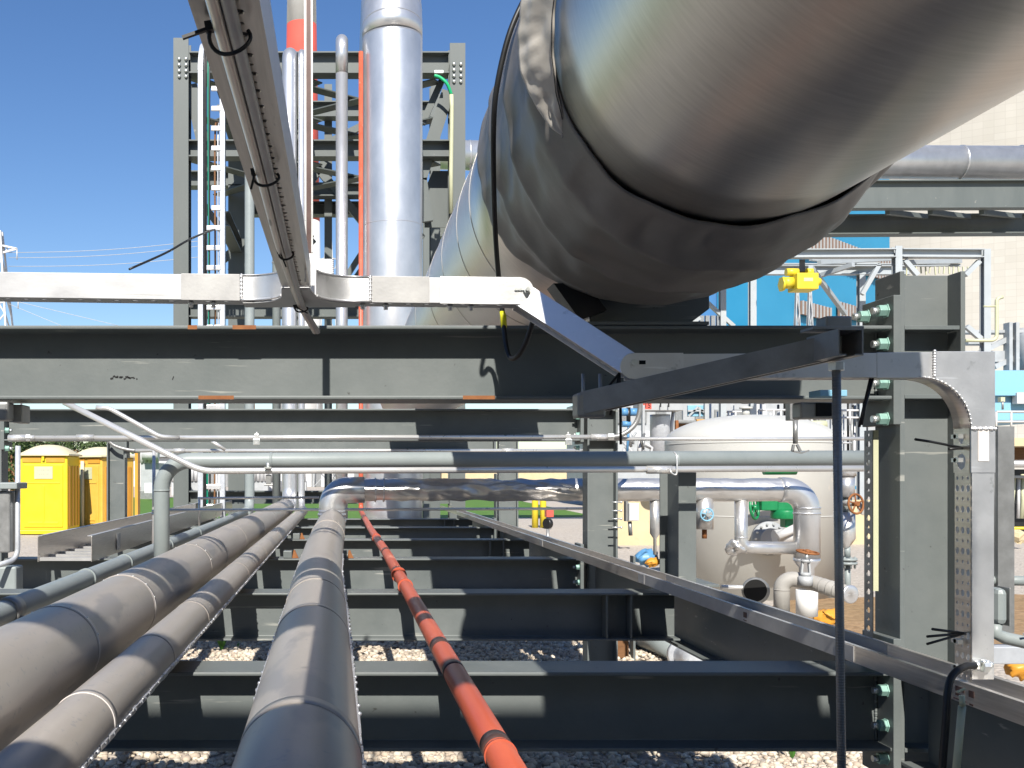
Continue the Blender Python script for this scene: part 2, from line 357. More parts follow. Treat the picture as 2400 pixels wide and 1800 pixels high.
# ================================================================== steel frame of the rack
def px_(sx, Y=3.045): return (sx-803)/F*Y
HB, WB = .236, .19                                   # section of every cross beam
IP = ibeam(HB, WB)
XR = 1.635                                           # where cross beams meet the right columns
def hexnut(mb, c, axis, r, h):
    d, s, u = frame(axis); c = Vector(c)
    mb.prism([(r*math.cos(R(60*k)), r*math.sin(R(60*k))) for k in range(6)], c, c + d*h)
def bolt_set(parent, pts, axis, r=.0165):
    for p in pts:
        p = Vector(p); d = Vector(axis)
        nb = MB(); hexnut(nb, p, d, r, r*1.35); hexnut(nb, p - d*.001, d, r*1.2, .004)
        nb.v = nb.v
        nut = part('bolt', nb, M['teal'], parent, .0015)
        sb = MB(); sb.tube([p + d*r*1.3, p + d*r*2.3], r*.55, 12); part('stud', sb, M['zinc'], nut)
def ordn(k): return ['nearest', 'second', 'third', 'fourth', 'fifth', 'farthest visible'][k]
gU = 'upper cross beams of the pipe rack'; gL = 'lower cross beams of the pipe rack'; gC = 'steel columns of the pipe rack'
HU = .220; IU = ibeam(HU, WB)
ZU, ZL = .437 - HU/2, -.595 - HB/2
upper_lab = ['large grey green I-beam across the middle, carrying the big wrapped pipe on its saddle',
             'second upper I-beam, just below the big front beam with a shiny conduit along it',
             'third upper I-beam, far strip seen between the two shiny horizontal conduits']
for k, Y in enumerate((3.14, 7.14, 11.14)):
    b = MB(); b.prism(IU, (-3.3 if k == 0 else -2.33, Y, ZU), (XR, Y, ZU))
    t = thing('cross_beam', upper_lab[k], 'steel beam', (-.3, Y, ZU - HU/2), gU)
    part('beam_body', b, M['steel'], t, .003)
    ep = MB(); ep.box(XR + .001, XR + .024, Y-.1, Y+.085, ZU - HU/2 - (.075 if k == 0 else .02), ZU + HU/2 + (.09 if k == 0 else .02))
    part('end_plate', ep, M['steel'], t, .002)
    if k < 2:
        zz = [.485, .385, .268, .16] if k == 0 else [.47, .38, .26, .17]
        pts = [(XR - .001, Y-.062, z) for z in zz] + ([(XR - .001, Y+.05, .485)] if k == 0 else [])
        bolt_set(t, pts, (-1, 0, 0), .019 if k == 0 else .017)
    if k:
        ep = MB(); ep.box(-2.354, -2.331, Y-.09, Y+.09, ZU - HU/2 - .06, ZU + HU/2 + .06); part('end_plate', ep, M['steel'], t, .002)
        if k == 1: bolt_set(t, [(-2.330, Y-.06, z) for z in (.29, .165)], (1, 0, 0), .02)
low_lab = ['nearest lower I-beam, bottom of the picture under the grey and orange pipes',
           'second lower I-beam from the front, with sunlit patches between the pipe shadows',
           'third lower I-beam from the front, level with the orange clamp on the thin pipe',
           'fourth lower I-beam from the front', 'fifth lower I-beam, behind the fourth and thinner in view',
           'farthest lower I-beam, just in front of the green lawn']
for k in range(6):
    Y = 3.14 + 2*k
    t = thing('cross_beam', low_lab[k], 'steel beam', (-.4, Y, ZL - HB/2), gL)
    b = MB(); b.prism(IP, (-2.33, Y, ZL), (XR - (.0 if k % 2 == 0 else -.03), Y, ZL)); part('beam_body', b, M['steel'], t, .003)
    if k % 2 == 0:
        ep = MB(); ep.box(XR + .001, XR + .024, Y-.1, Y+.085, ZL - HB/2 - .09, ZL + HB/2 + .10); part('end_plate', ep, M['steel'], t, .002)
        if k < 3: bolt_set(t, [(XR - .001, Y-.062, z) for z in (-.545, -.655, -.76, -.86)] + ([(XR-.001, Y+.02, -.545)] if k == 0 else []), (-1, 0, 0), .018)
    else:
        for xx in (1.30, 1.42):                       # stiffeners next to the girder
            sb = MB(); sb.box(xx, xx+.008, Y-WB/2+.004, Y-.006, ZL-HB/2+.012, ZL+HB/2-.012); part('stiffener', sb, M['steel'], t)

def column(x0, x1, Y, z1, label, plates=(), foot=True, dep=.145):
    t = thing('column', label, 'steel column', ((x0+x1)/2, Y, GZ), gC)
    b = MB(); b.prism(ibeam(x1-x0, dep, .014, .009), ((x0+x1)/2, Y, GZ), ((x0+x1)/2, Y, z1), up=(1, 0, 0)); part('column_body', b, M['steel'], t, .002)
    for z in plates:
        for s in (-1, 1):
            p = MB(); y0, y1 = (Y-.070, Y-.006) if s < 0 else (Y+.006, Y+.070)
            p.box(x0+.0155, x1-.0155, y0, y1, z-.006, z+.006); part('stiffener_plate', p, M['steel'], t, .001)
    f = MB(); f.box(x0-.06, x1+.06, Y-.14, Y+.14, GZ+.002, GZ+.025); part('base_plate', f, M['steel'], t, .002)
    return t
column(1.662, 1.857, 3.125, .60, 'near right grey green column behind the vertical perforated tray', (.432, .226, -.6, -.83))
column(1.69, 1.90, 7.14, .60, 'middle right column behind the insulated silver pipe, white studs on its edge', (.432, .226))
column(1.69, 1.90, 11.14, .50, 'far right rack column above the end of the side girder')
column(-2.55, -2.355, 7.14, .60, 'left edge column beside the first yellow toilet', (.432, .226))
column(-2.55, -2.355, 11.14, .50, 'far left column between the yellow toilet and the grey bent pipe')
# side girder, in lengths between the columns
for k, (y0, y1) in enumerate(((.9, 3.045), (3.215, 7.055), (7.225, 11.055), (11.225, 15.6))):
    b = MB(); b.prism(ibeam(.30, .17), (1.745, y0, -.72), (1.745, y1, -.72))
    solo('side_girder', b, M['steel'], ['right side girder length nearest the camera, dark web at bottom right corner',
         'right side girder length between the near and middle columns', 'right side girder length beyond the middle column',
         'farthest right side girder length running to the tall tower'][k], 'steel girder', 'right side girders of the rack', .002)
# short support post on the girder
t = thing('support_post', 'short H-section post standing on the side girder below the grey pipe', 'steel post', (1.765, 5.25, -.57))
b = MB(); b.prism(ibeam(.31, .088, .012, .009), (1.716, 5.25, -.556), (1.716, 5.25, .0), up=(0, 1, 0)); part('post_body', b, M['steel'], t, .002)
b = MB(); b.box(1.65, 1.87, 5.08, 5.44, -.569, -.557); part('base_plate', b, M['steel'], t, .001)

# saddle that carries the big pipe on the front beam
t = thing('pipe_saddle', 'dark steel saddle under the wrapped pipe on the front beam', 'pipe support', (.87, 3.14, .438))
b = MB(); b.plate_poly([(-.17, 0), (.13, 0), (.19, .045), (.19, .10), (-.17, .10)], (.92, 3.10, .450), (1, 0, 0), (0, 0, 1), -.012); part('web_plate', b, M['steel'], t, .001)
b = MB(); b.box(.73, 1.09, 3.045, 3.235, .439, .449); part('base_plate', b, M['steel'], t, .001)
b = MB(); b.plate_poly([(-.03, .11), (.07, .11), (.13, .03), (.05, .0)], (.66, 3.06, .455), (1, 0, 0), (0, 0, 1), -.1); part('strap', b, M['black'], t)
# grey-painted far steel tower behind the risers
tw = thing('steel_tower', 'tall bolted grey steel tower behind the vertical pipes', 'steel tower', (-.4, 17, GZ))
TY, RY = 16.0, 18.2
def X_(sx, Y): return (sx-803)/F*Y
def Z_(sy, Y): return (1107-sy)/F*Y
for (sx0, sx1, Y, top) in ((410, 445, TY, 98), (1052, 1088, TY, 110), (537, 575, RY, 330), (1008, 1030, RY, 200)):
    x0, x1 = X_(sx0, Y), X_(sx1, Y)
    b = MB(); b.prism(ibeam(.3, x1-x0, .02, .014), ((x0+x1)/2, Y, GZ), ((x0+x1)/2, Y, Z_(top, Y)), up=(0, 1, 0)); part('column', b, M['steel_far'], tw)
def tbeam(sx0, sx1, sy0, sy1, Y, depth=.26):
    h = (sy1-sy0)/F*Y
    b = MB(); b.prism(ibeam(h, depth, .02, .014), (X_(sx0, Y), Y, Z_((sy0+sy1)/2, Y)), (X_(sx1, Y), Y, Z_((sy0+sy1)/2, Y))); part('beam', b, M['steel_far'], tw)
tbeam(446, 1051, 128, 178, TY); tbeam(411, 1087, 333, 372, TY); tbeam(446, 1051, 706, 745, TY)
tbeam(560, 1028, 242, 278, RY); tbeam(560, 1028, 432, 463, RY); tbeam(560, 1028, 476, 506, RY+.4); tbeam(420, 575, 405, 440, RY, .3)
tbeam(446, 1051, 1150, 1180, TY); tbeam(446, 1051, 985, 1010, TY)
def tbrace(a, b_, wd=.13, flat=False):
    b = MB(); b.bar(a, b_, wd, .02 if flat else .09, (0, 0, 1) if flat else (0, 1, 0)); part('brace', b, M['steel_far'], tw)
def pl(sx, sy, Y): return P(sx, sy, Y)
for z in (6.25, 5.65, 4.95):                                # crossed braces lying flat between the front and rear frames
    tbrace((-1.2, TY+.2, z), (1.5, RY-.1, z), .22, True); tbrace((1.5, TY+.2, z-.06), (-1.2, RY-.1, z-.06), .22, True)
    tbrace((-2.4, TY+.2, z), (-.6, RY-.1, z), .22, True); tbrace((-.4, TY+.2, z-.06), (-2.2, RY-.1, z-.06), .22, True)
tbrace(pl(1050, 215, TY+.1), pl(985, 420, TY+.1), .2); tbrace(pl(1035, 190, TY+.3), pl(990, 290, TY+.3), .1)
tbrace(pl(447, 200, TY+.1), pl(475, 330, TY+.1), .2)
tbrace(pl(740, 390, RY), pl(850, 520, RY), .14); tbrace(pl(985, 420, TY+.1), pl(1000, 520, TY+.1), .2)
tbrace(pl(540, 430, RY), pl(470, 380, RY), .12); tbrace(pl(580, 590, RY), pl(545, 640, RY), .2)
tbeam(560, 1028, 655, 690, RY)
for z in (5.9, 4.0): 
    b = MB(); b.prism(ibeam(.24, .2, .02, .014), (X_(555, RY), TY+.15, z), (X_(555, RY), RY-.1, z)); part('beam', b, M['steel_far'], tw)
tbrace(pl(805, 660, RY), pl(850, 590, RY), .1); tbrace(pl(800, 700, RY), pl(870, 600, RY), .1); tbrace(pl(585, 560, RY), pl(520, 610, RY), .14)
for (a_, b_, w_) in ((pl(760, 380, RY), pl(700, 470, RY), .12), (pl(600, 250, RY), pl(690, 330, RY), .12), (pl(860, 290, RY), pl(770, 335, RY), .12), (pl(640, 470, RY), pl(730, 560, RY), .13), (pl(735, 560, RY), pl(650, 640, RY), .13), (pl(900, 470, RY), pl(990, 560, RY), .13), (pl(470, 470, RY), pl(535, 560, RY), .12)): tbrace(a_, b_, w_)
for (a_, b_) in ((690, 712), (760, 778)):
    b = MB(); b.prism(ibeam(.12, X_(b_, RY)-X_(a_, RY), .015, .01), (X_((a_+b_)/2, RY), RY+.2, GZ), (X_((a_+b_)/2, RY), RY+.2, Z_(190, RY)), up=(0, 1, 0)); part('column', b, M['steel_far'], tw)
g = MB(); g.plate_poly([(-.25, -.55), (.22, -.55), (.27, .35), (-.12, .35), (-.27, .0)], P(1032, 452, TY+.3), (1, 0, 0), (0, 0, 1), -.02); part('gusset_plate', g, M['steel_far'], tw)
bb = MB()
for sx in (420, 436):
    for sy in (138, 152, 166, 179): bb.sphere(P(sx, sy, TY-.165), .028, 8, 5)
part('bolt_group', bb, M['zinc'], tw)
bb = MB()
for sx in (1064, 1080):
    for sy in (150, 164, 178, 191): bb.sphere(P(sx, sy, TY-.165), .028, 8, 5)
part('bolt_group', bb, M['zinc'], tw)

# unseen hall added behind the camera to block sky light and shade near ground
WY, WT = -8.0, GZ + .877*10.0
t = thing('blocker_hall', 'unseen grey clad hall added behind the rack to block light', 'building', (0, WY-6, GZ))
for (x0, x1, z0, z1) in ((-11, -3.6, GZ, WT), (4.4, 10, GZ, WT), (-3.59, 4.39, 3.0, WT)):   # gap left in the middle to brighten what the metal reflects
    b = MB(); b.box(x0, x1, WY-12, WY, z0, z1); part('wall', b, M['hall'], t)
b = MB(); b.box(-11.2, 10.2, WY-12.2, WY+.05, WT+.002, WT+.12); part('roof', b, M['steel_far'], t)
# unseen beams added behind the camera to shadow the near pipes and first beam
t = thing('cross_beam', 'high unseen beam behind the camera, added to cast a shadow band', 'steel beam', (-.4, -.86, 2.5), gU)
b = MB(); b.prism(ibeam(.21, .12), (-2.33, -.86, 2.625), (1.2, -.86, 2.625)); part('beam_body', b, M['steel'], t, .002)
t = thing('cross_beam', 'lower unseen beam behind the camera, added to shadow the near pipes', 'steel beam', (-.9, -.86, 1.4), gU)
b = MB(); b.prism(ibeam(.34, .12), (-2.33, -.86, 1.57), (.42, -.86, 1.57)); part('beam_body', b, M['steel'], t, .002)
column(-2.55, -2.355, -.86, 2.9, 'left column under the added beams behind the camera')
# rust and scuffs on the front beam
fb_ = [o for o in scene.objects if o.name == 'cross_beam'][0]
b = MB()
for (x0, x1, z0, z1) in ((px_(465), px_(548), .2170, .2282), (px_(1085), px_(1160), .2170, .2282), (px_(545), px_(600), .4255, .4375), (px_(440), px_(462), .4255, .4375)):
    b.box(x0, x1, 3.0446, 3.0452, z0, z1)
part('rust_patch', b, M['rust'], fb_)
b = MB(); rs = random.Random(5)
for k in range(13):
    sx = 258 + k*5 + rs.uniform(-2, 2); x = (sx-803)/F*3.135; z = (1107-886-rs.uniform(-3, 4))/F*3.135; b.bar((x, 3.1358, z), (x+rs.uniform(.004, .010), 3.1358, z+rs.uniform(-.002, .003)), .0008, rs.uniform(.003, .007))
b.bar(((404-803)/F*3.135, 3.1358, .283), ((407-803)/F*3.135, 3.1358, .294), .0008, .003)
part('paint_scuff', b, M['black'], fb_)

for o_ in [q for q in scene.objects if q.name.startswith('cross_beam') and abs(q.location.y-3.14) < .01]:
    zz = .0; hi = o_.location.z > 0; z0, z1 = (.217, .437) if hi else (-.831, -.595)
    b = MB(); rs = random.Random(3)
    for k in range(46): f = k/45; b.sphere((XR - .004, 3.132, z0+.014+(z1-z0-.028)*f), .0045+rs.uniform(-.001, .0012), 6, 4)
    part('weld_bead', b, M['steel'], o_)
# ================================================================== pipes lying on the lower beams
gP = 'pipes lying on the lower cross beams'
def band(parent, name, c, axis, r, w, m, n=48):
    d = Vector(axis).normalized(); c = Vector(c); b = MB(); b.tube([c - d*w/2, c + d*w/2], r, n, True); return part(name, b, m, parent)
# pipe 1: fat dull insulated pipe on the left
X1, Z1, R1 = -.736, -.455, .112
t = thing('insulated_pipe', 'thickest dull grey insulated pipe low on the left, rising behind as a bright riser', 'pipe', (X1, .5, GZ), gP)
b = MB(); b.tube([(X1, y, Z1) for y in (.35, 2.2, 4, 6, 8, 10, 12, 13.2)], R1, 64); part('jacket', b, M['jacket'], t)
for y in (2.63, 3.42, 4.9, 5.55, 6.7, 8.2, 9.7, 11.2): band(t, 'jacket_joint', (X1, y, Z1), (0, 1, 0), R1+.0009, .034, M['jacket'], 64)
for y in (2.645, 3.438): band(t, 'sealant_line', (X1, y-.018, Z1), (0, 1, 0), R1+.0016, .005, M['tape'], 64)
b = MB(); b.tube(fillet([(X1, 13.2, Z1), (X1, 14.2, Z1), (X1, 14.2, 5.85), (X1+.02, 17.5, 5.9)], [.24, .22]), .104, 28); part('riser', b, M['silver'], t)
b = MB()
for y in (2.63, 3.42, 4.9):
    for k in range(7): a_ = R(20+k*26); b.sphere((X1+(R1+.001)*math.cos(a_), y+.006, Z1+(R1+.001)*math.sin(a_)), .0032, 6, 4)
part('screw_row', b, M['zinc'], t)
# pipe 2
X2, Z2, R2 = -.518, -.503, .0625
t = thing('insulated_pipe', 'thin dull insulated pipe with a riveted seam, right of the thickest left pipe', 'pipe', (X2, .5, GZ), gP)
b = MB(); b.tube([(X2, y, Z2) for y in (.35, 2.2, 4, 6, 8, 10, 12, 13.4)], R2, 56); part('jacket', b, M['jacket'], t)
for y in (2.06, 2.78, 3.5, 5.0, 6.2, 7.7, 9.3, 11.): band(t, 'jacket_joint', (X2, y, Z2), (0, 1, 0), R2+.0008, .026, M['jacket'], 56)
for y in (2.06,): band(t, 'sealant_line', (X2, y-.014, Z2), (0, 1, 0), R2+.0015, .0035, M['tape'], 56)
a = R(-14); e = Vector((math.cos(a), 0, math.sin(a))); tn = Vector((-math.sin(a), 0, math.cos(a)))
b = MB(); y = .9
while y < 9:
    L_ = random.uniform(.03, .07); c = Vector((X2, y, Z2)) + e*(R2+.0015)
    b.bar(c, c + Vector((0, L_, 0)), .004 + random.uniform(0, .003), .012 + random.uniform(-.003, .004), e.cross(Vector((0, 1, 0))))
    if random.random() < .8: b.sphere(c + e*.003 + Vector((0, L_*.5, 0)) + tn*.003, random.uniform(.0035, .0062), 7, 4)
    y += L_ + random.uniform(.0, .012)
part('lap_seam', b, M['silver'], t)
b = MB(); b.tube(fillet([(X2, 13.4, Z2), (X2-.05, 14.15, Z2), (X2-.05, 14.15, 5.85), (X2-.05, 17.5, 5.9)], [.2, .16]), .046, 24); part('riser', b, M['silver'], t)
# pipe 3: the middle one, then an elbow and the bright horizontal run
pts3 = [(-.062, .3, -.463), (-.068, 1.6, -.458), (-.078, 2.5, -.45), (-.088, 3.4, -.445), (-.102, 4.4, -.438), (-.096, 5.2, -.40), (-.086, 6.2, -.372), (-.079, 7.0, -.366), (-.078, 7.36, -.366)]
R3 = .0985
t = thing('insulated_pipe', 'middle dull insulated pipe running from the bottom edge to a bright elbow', 'pipe', (-.07, .5, GZ), gP)
b = MB(); b.tube(pts3, R3, 64); part('jacket', b, M['jacket'], t)
for y, x, z in ((2.72, -.081, -.449), (3.36, -.088, -.445), (4.62, -.101, -.43), (6.0, -.088, -.376), (1.62, -.068, -.458)): band(t, 'jacket_joint', (x, y, z), (-.01, 1, .004), R3+.0010, .05, M['jacket'], 64)
def seam(pts, ang, r, y0, y1, m, t):
    b = MB(); y = y0; a = R(ang); e = Vector((math.cos(a), 0, math.sin(a)))
    def at(y):
        for p, q in zip(pts, pts[1:]):
            if p[1] <= y <= q[1]:
                f = (y-p[1])/(q[1]-p[1]); return Vector(p)*(1-f) + Vector(q)*f
        return Vector(pts[-1])
    while y < y1:
        L_ = random.uniform(.03, .08); c = at(y) + e*(r+.001); c2 = at(y+L_) + e*(r+.001)
        b.bar(c, c2, .004 + random.uniform(0, .004), .012, e.cross(Vector((0, 1, 0))))
        if random.random() < .7: b.sphere((c+c2)/2 + e*.003, random.uniform(.003, .0055), 7, 4)
        y += L_ + random.uniform(0, .012)
    part('lap_seam', b, m, t)
seam(pts3, 4, R3, .9, 5.0, M['silver'], t); seam(pts3, 178, R3, 2.0, 5.0, M['silver'], t)
zr = -.128; xe = 3.40
path = fillet([(-.078, 7.5, -.375), (-.078, 7.5, zr), (xe, 7.5, zr), (xe, 7.5, -.64)], [.15, .16], 10)
vert = [p for p in path if p.x < .12]; hor = [p for p in path if p.x >= .12]
b = MB(); b.tube(vert[:-1] + [Vector((.16, 7.5, zr))], .096, 40); part('elbow', b, M['silver'], t)
for z, r_ in ((-.36, .104), (-.335, .099), (-.31, .1045), (-.285, .098)): band(t, 'cuff_ring', (-.078, 7.5, z), (0, 0, 1), r_, .02, M['silver'])
# crinkled foil run with dents
n = 56; xs = [ .15 + i*(3.22-.15)/150 for i in range(151)]; vs = []; fs = []
for i, x in enumerate(xs):
    for k in range(n):
        a = 2*math.pi*k/n; d = Vector((0, math.cos(a), math.sin(a)))
        q = Vector((x*4.2, d.y*.9, d.z*.9)); env = .5 + .5*max(0, math.sin((x-.5)*1.6)) if x < 2.0 else .3
        rr = .0865 + (abs(mnoise.noise(q*1.1))*-.034 + abs(mnoise.noise(q*2.3))*-.014 + mnoise.noise(q*5)*.003) * env
        vs.append(Vector((x, 7.5, zr)) + d*rr)
for i in range(len(xs)-1):
    for k in range(n): fs.append((i*n+k, i*n+(k+1) % n, (i+1)*n+(k+1) % n, (i+1)*n+k))
b = MB(); b.add(vs, fs, True); part('foil_run', b, M['foil'], t)
for x in (.24, .30, 1.9): band(t, 'foil_band', (x, 7.5, zr), (1, 0, 0), .089, .012, M['silver'])
b = MB(); b.tube([(3.2, 7.5, zr)] + [p for p in path if p.x > 3.22], .092, 40); part('elbow', b, M['silver'], t)
for z in (-.26, -.30): band(t, 'cuff_ring', (xe, 7.5, z), (0, 0, 1), .096, .012, M['silver'])
b = MB(); b.tube([(xe, 7.5, -.63), (xe, 7.5, -.655), (xe, 7.5, -.70), (xe, 7.5, -.84)], [.094, .09, .055, .055], 36); part('reducer', b, M['silver'], t)
b = MB(); b.tube([(xe, 7.5, -.86), (xe, 7.5, -1.05)], .075, 32); part('pump_barrel', b, M['white'], t)
# two drops under the bright run
b = MB(); b.tube([P(1651, 1165, 7.5), P(1651, 1240, 7.5)], .063, 32); dr = part('drop_leg', b, M['foil'], t)
b = MB(); b.tube([P(1651, 1240, 7.5), P(1651, 1262, 7.5)], .018, 12); part('drain_nipple', b, M['rust'], dr)
b = MB(); b.tube(fillet([P(1737, 1160, 7.5), P(1737, 1283, 7.5), P(1885, 1285, 7.5)], .06), .046, 32); dr = part('drop_leg', b, M['foil'], t)
band(t, 'foil_band', P(1737, 1259, 7.5), (0, 0, 1), .0475, .008, M['silver'])
b = MB(); b.sphere(P(1722, 1284, 7.5), .052, 20, 14, (1.1, 1, .85))
for v in b.v: v += (v - P(1722, 1284, 7.5)) * (.9*mnoise.noise(v*22) + .35*mnoise.noise(v*60))
part('insulation_pad', b, M['foil'], t)
for sx, r_ in ((1535, .035),):
    b = MB(); b.tube([P(sx, 1160, 7.5), P(sx, 1250, 7.5), P(sx, 1262, 7.5), P(sx, 1300, 7.5)], [.036, .036, .012, .012], 24); part('drop_leg', b, M['foil'], t)
# pipe 0: grey painted pipe far left
t = thing('painted_pipe', 'grey painted pipe with raised joints and a dark ring standing in for shade, nearest the left edge', 'pipe', (-1.29, 4, GZ), gP)
b = MB(); b.tube([(-1.29, y, -.534) for y in (2.4, 3.2, 4.02, 5, 6, 8, 10, 12, 13.5)], .046, 40); part('pipe_run', b, M['greypipe'], t)
for y in (5.15, 6.05, 7.5, 9.0): band(t, 'joint_ring', (-1.29, y, -.534), (0, 1, 0), .0515, .03, M['greypipe'])
band(t, 'shade_clamp', (-1.29, 3.96, -.534), (0, 1, 0), .0535, .10, M['strut'])  # dark ring added where shade falls on the pipe, shaped as a clamp
b = MB(); b.box(-1.36, -1.22, 3.93, 3.99, -.594, -.56); part('shade_clamp_foot', b, M['strut'], t, .004)
b = MB(); b.tube(fillet([(-1.29, 13.5, -.534), (-1.29, 14.2, -.534), (-1.29, 14.2, 5.3), (-1.29, 17, 5.4)], [.2, .2]), .068, 24); part('riser', b, M['greypipe'], t)
# orange pipe
pts = [(.313, .3, -.56), (.312, 2.5, -.559), (.308, 4.6, -.557), (.30, 7, -.552), (.27, 10, -.548), (.255, 13.2, -.535), (.252, 13.7, -.53), (.25, 14.0, -.53), (.25, 14.0, 5.75)]
t = thing('orange_pipe', 'thin orange pipe with dark painted bands crossing the beams to an orange riser', 'pipe', (.31, 1, GZ), gP)
b = MB(); b.tube(fillet(pts, [1, 1, 1, 1, 1, .1, .1, .12]), .0315, 40); part('pipe_run', b, M['orange'], t)
def oat(y):
    for p, q in zip(pts, pts[1:]):
        if p[1] <= y <= q[1]: f = (y-p[1])/(q[1]-p[1]); return Vector(p)*(1-f)+Vector(q)*f
for y, w_ in ((2.07, .06), (2.86, .055), (3.24, .09), (7.05, .14)): band(t, 'dark_band', oat(y), (0, 1, 0), .0319, w_, M['pipeband'])
band(t, 'band_edge', oat(2.02), (0, 1, 0), .0335, .012, M['orange'])
band(t, 'coupling', oat(5.55), (0, 1, 0), .041, .07, M['orange']); band(t, 'coupling_ring', oat(5.0), (0, 1, 0), .0375, .02, M['orange']); band(t, 'coupling_ring', oat(8.6), (0, 1, 0), .037, .05, M['orange'])
# shoes and shims where pipes cross beams
for (x, y, nm, lab) in ((-.20, 5.14, 'pipe_guide', 'guide lug with a rusty edge on the second lower beam, left of the middle pipe'),
                    (.02, 7.14, 'pipe_guide', 'small steel guide lug on the third lower beam, right of the middle pipe'),
                    (-.39, 9.14, 'pipe_guide', 'small pale guide lug on the fourth lower beam beside the thin seamed pipe'),
                    (-.36, 7.14, 'pipe_guide', 'small pale guide lug on the third lower beam beside the thin seamed pipe')):
    t = thing(nm, lab, 'pipe guide', (x, y, -.594), 'pipe guides on the lower beams')
    b = MB(); b.bar((x-.05, y-.03, -.568), (x+.01, y-.03, -.568), .09, .05); part('lug', b, M['steel'], t, .004)
    b = MB(); b.plate_poly([(0, 0), (.045, 0), (.03, .03), (.02, .055), (.01, .055)], (x+.012, y-.08, -.592), (1, 0, 0), (0, 0, 1), -.02); part('rusty_clip', b, M['rust'], t)

# ================================================================== big pipe with its wrap
BX, BZ, BR = .87, .973, .423
t = thing('big_pipe', 'huge shiny aluminium-clad pipe passing overhead from the top right corner', 'pipe', (BX, 1, GZ))
n_ = 128
b = MB(); b.tube([(BX, -1.2 + i*.25, BZ) for i in range(15)] , BR, n_); part('near_section', b, M['big'], t)
b = MB(); b.tube([(BX, 3.0 + i*.6, BZ) for i in range(16)] + [(BX, 12.6, BZ), (BX, 12.8, BZ)], [BR]*17 + [BR*.72], n_); part('far_section', b, M['big'], t)
for y in (3.62, 4.02, 4.62, 5.35, 6.3, 7.5, 9): band(t, 'cladding_joint', (BX, y, BZ), (0, 1, 0), BR+.0016, .008, M['big'], 128)
b = MB(); b.bar((BX-.19, 3.0, .62), (BX+.03, 3.05, .55), .006, .02); part('strap_end', b, M['black'], t)
# fabric sleeve
def fab(y, a):
    prof = [(2.24, .4265), (2.27, .432), (2.36, .455), (2.42, .460), (2.60, .458), (2.80, .456), (2.98, .450), (3.10, .440), (3.17, .427)]
    r = prof[-1][1]
    for (y0, r0), (y1, r1) in zip(prof, prof[1:]):
        if y0 <= y <= y1: f = (y-y0)/(y1-y0); r = r0+(r1-r0)*f; break
    low = max(0, -math.sin(a-.30))        # hangs a little under the pipe
    r += low*.034*min(1, max(0, (y-2.24)/.3))*max(0, min(1, (3.17-y)/.2)) + low*(.007 + .010*mnoise.noise((a*3.1, 2, 2)))*math.exp(-((y-2.24)/.05)**2)
    q = Vector((math.cos(a)*1.2, y*2.0 + math.sin(a)*1.1, math.sin(a)*1.2))
    env = min(1, max(0, (y-2.30)/.1))*min(1, max(0, (3.18-y)/.06))
    r += env*(.011*mnoise.noise(q*2.0 + Vector((0, a*.6, 3))) + .007*mnoise.noise(q*5.0))
    # long pleats that run round the sleeve, drifting back as they hang
    ph = (y-2.38)*24 - 1.9*math.cos(a*1.0+.35) + .9*mnoise.noise((a*1.1, y*1.5, 5))
    rdg = (1-abs(math.sin(ph*.5)))**1.6
    r += env*.029*rdg*max(.12, .55+1.1*mnoise.noise((a*1.3, 9, y*1.1)))
    # gathers at the drawn rim
    g = math.exp(-((y-2.325)/.055)**2)
    r += g*(.010*mnoise.noise((a*6, y*5, 2)) + .016*abs(math.sin(a*8 + 2.2*mnoise.noise((a*2, 3, y*5))))*low)
    return r
def fab_y(y, a):                          # the rim reaches nearer the camera on the left side
    ad = math.degrees(a) % 360; w_ = max(0, min(1, (212-ad)/38))*max(0, min(1, (ad-60)/50)) if ad < 212 else 0
    return y - .075*w_*max(0, 1-(y-2.24)/.6)
ny, na = 96, 300; vs = []; fs = []
for i in range(ny):
    y = 2.24 + (3.17-2.24)*i/(ny-1)
    for k in range(na):
        a = 2*math.pi*k/na; r = fab(y, a); wob = (.02*mnoise.noise((math.cos(a)*2.4, math.sin(a)*2.4, 4.)) + .006*mnoise.noise((math.cos(a)*9, math.sin(a)*9, 4.)))*math.exp(-((y-2.24)/.1)**2)
        vs.append((BX + r*math.cos(a), fab_y(y, a) + wob, BZ + r*math.sin(a)))
for i in range(ny-1):
    for k in range(na): fs.append((i*na+k, i*na+(k+1) % na, (i+1)*na+(k+1) % na, (i+1)*na+k))
ts = thing('fabric_sleeve', 'wrinkled grey fabric sleeve wrapped around the huge shiny pipe', 'pipe wrap', (BX, 2.7, BZ-.5))
b = MB(); b.add(vs, fs, True); o = part('sleeve', b, M['fabric'], ts)
sm = o.modifiers.new('thick', 'SOLIDIFY'); sm.thickness = .004; sm.offset = -1
# hem flap on the left; its sunlit brightness is put into a paler fabric
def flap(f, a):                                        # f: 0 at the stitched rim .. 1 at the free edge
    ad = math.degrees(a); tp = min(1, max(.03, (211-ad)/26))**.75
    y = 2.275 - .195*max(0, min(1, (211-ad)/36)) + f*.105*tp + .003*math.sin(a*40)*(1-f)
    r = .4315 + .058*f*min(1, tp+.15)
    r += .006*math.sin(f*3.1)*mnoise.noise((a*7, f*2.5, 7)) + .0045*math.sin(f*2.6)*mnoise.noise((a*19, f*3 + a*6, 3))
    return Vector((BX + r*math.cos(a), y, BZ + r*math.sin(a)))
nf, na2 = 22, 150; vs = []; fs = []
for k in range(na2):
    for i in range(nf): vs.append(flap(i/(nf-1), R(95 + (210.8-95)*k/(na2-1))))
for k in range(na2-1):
    for i in range(nf-1): fs.append((k*nf+i, k*nf+i+1, (k+1)*nf+i+1, (k+1)*nf+i))
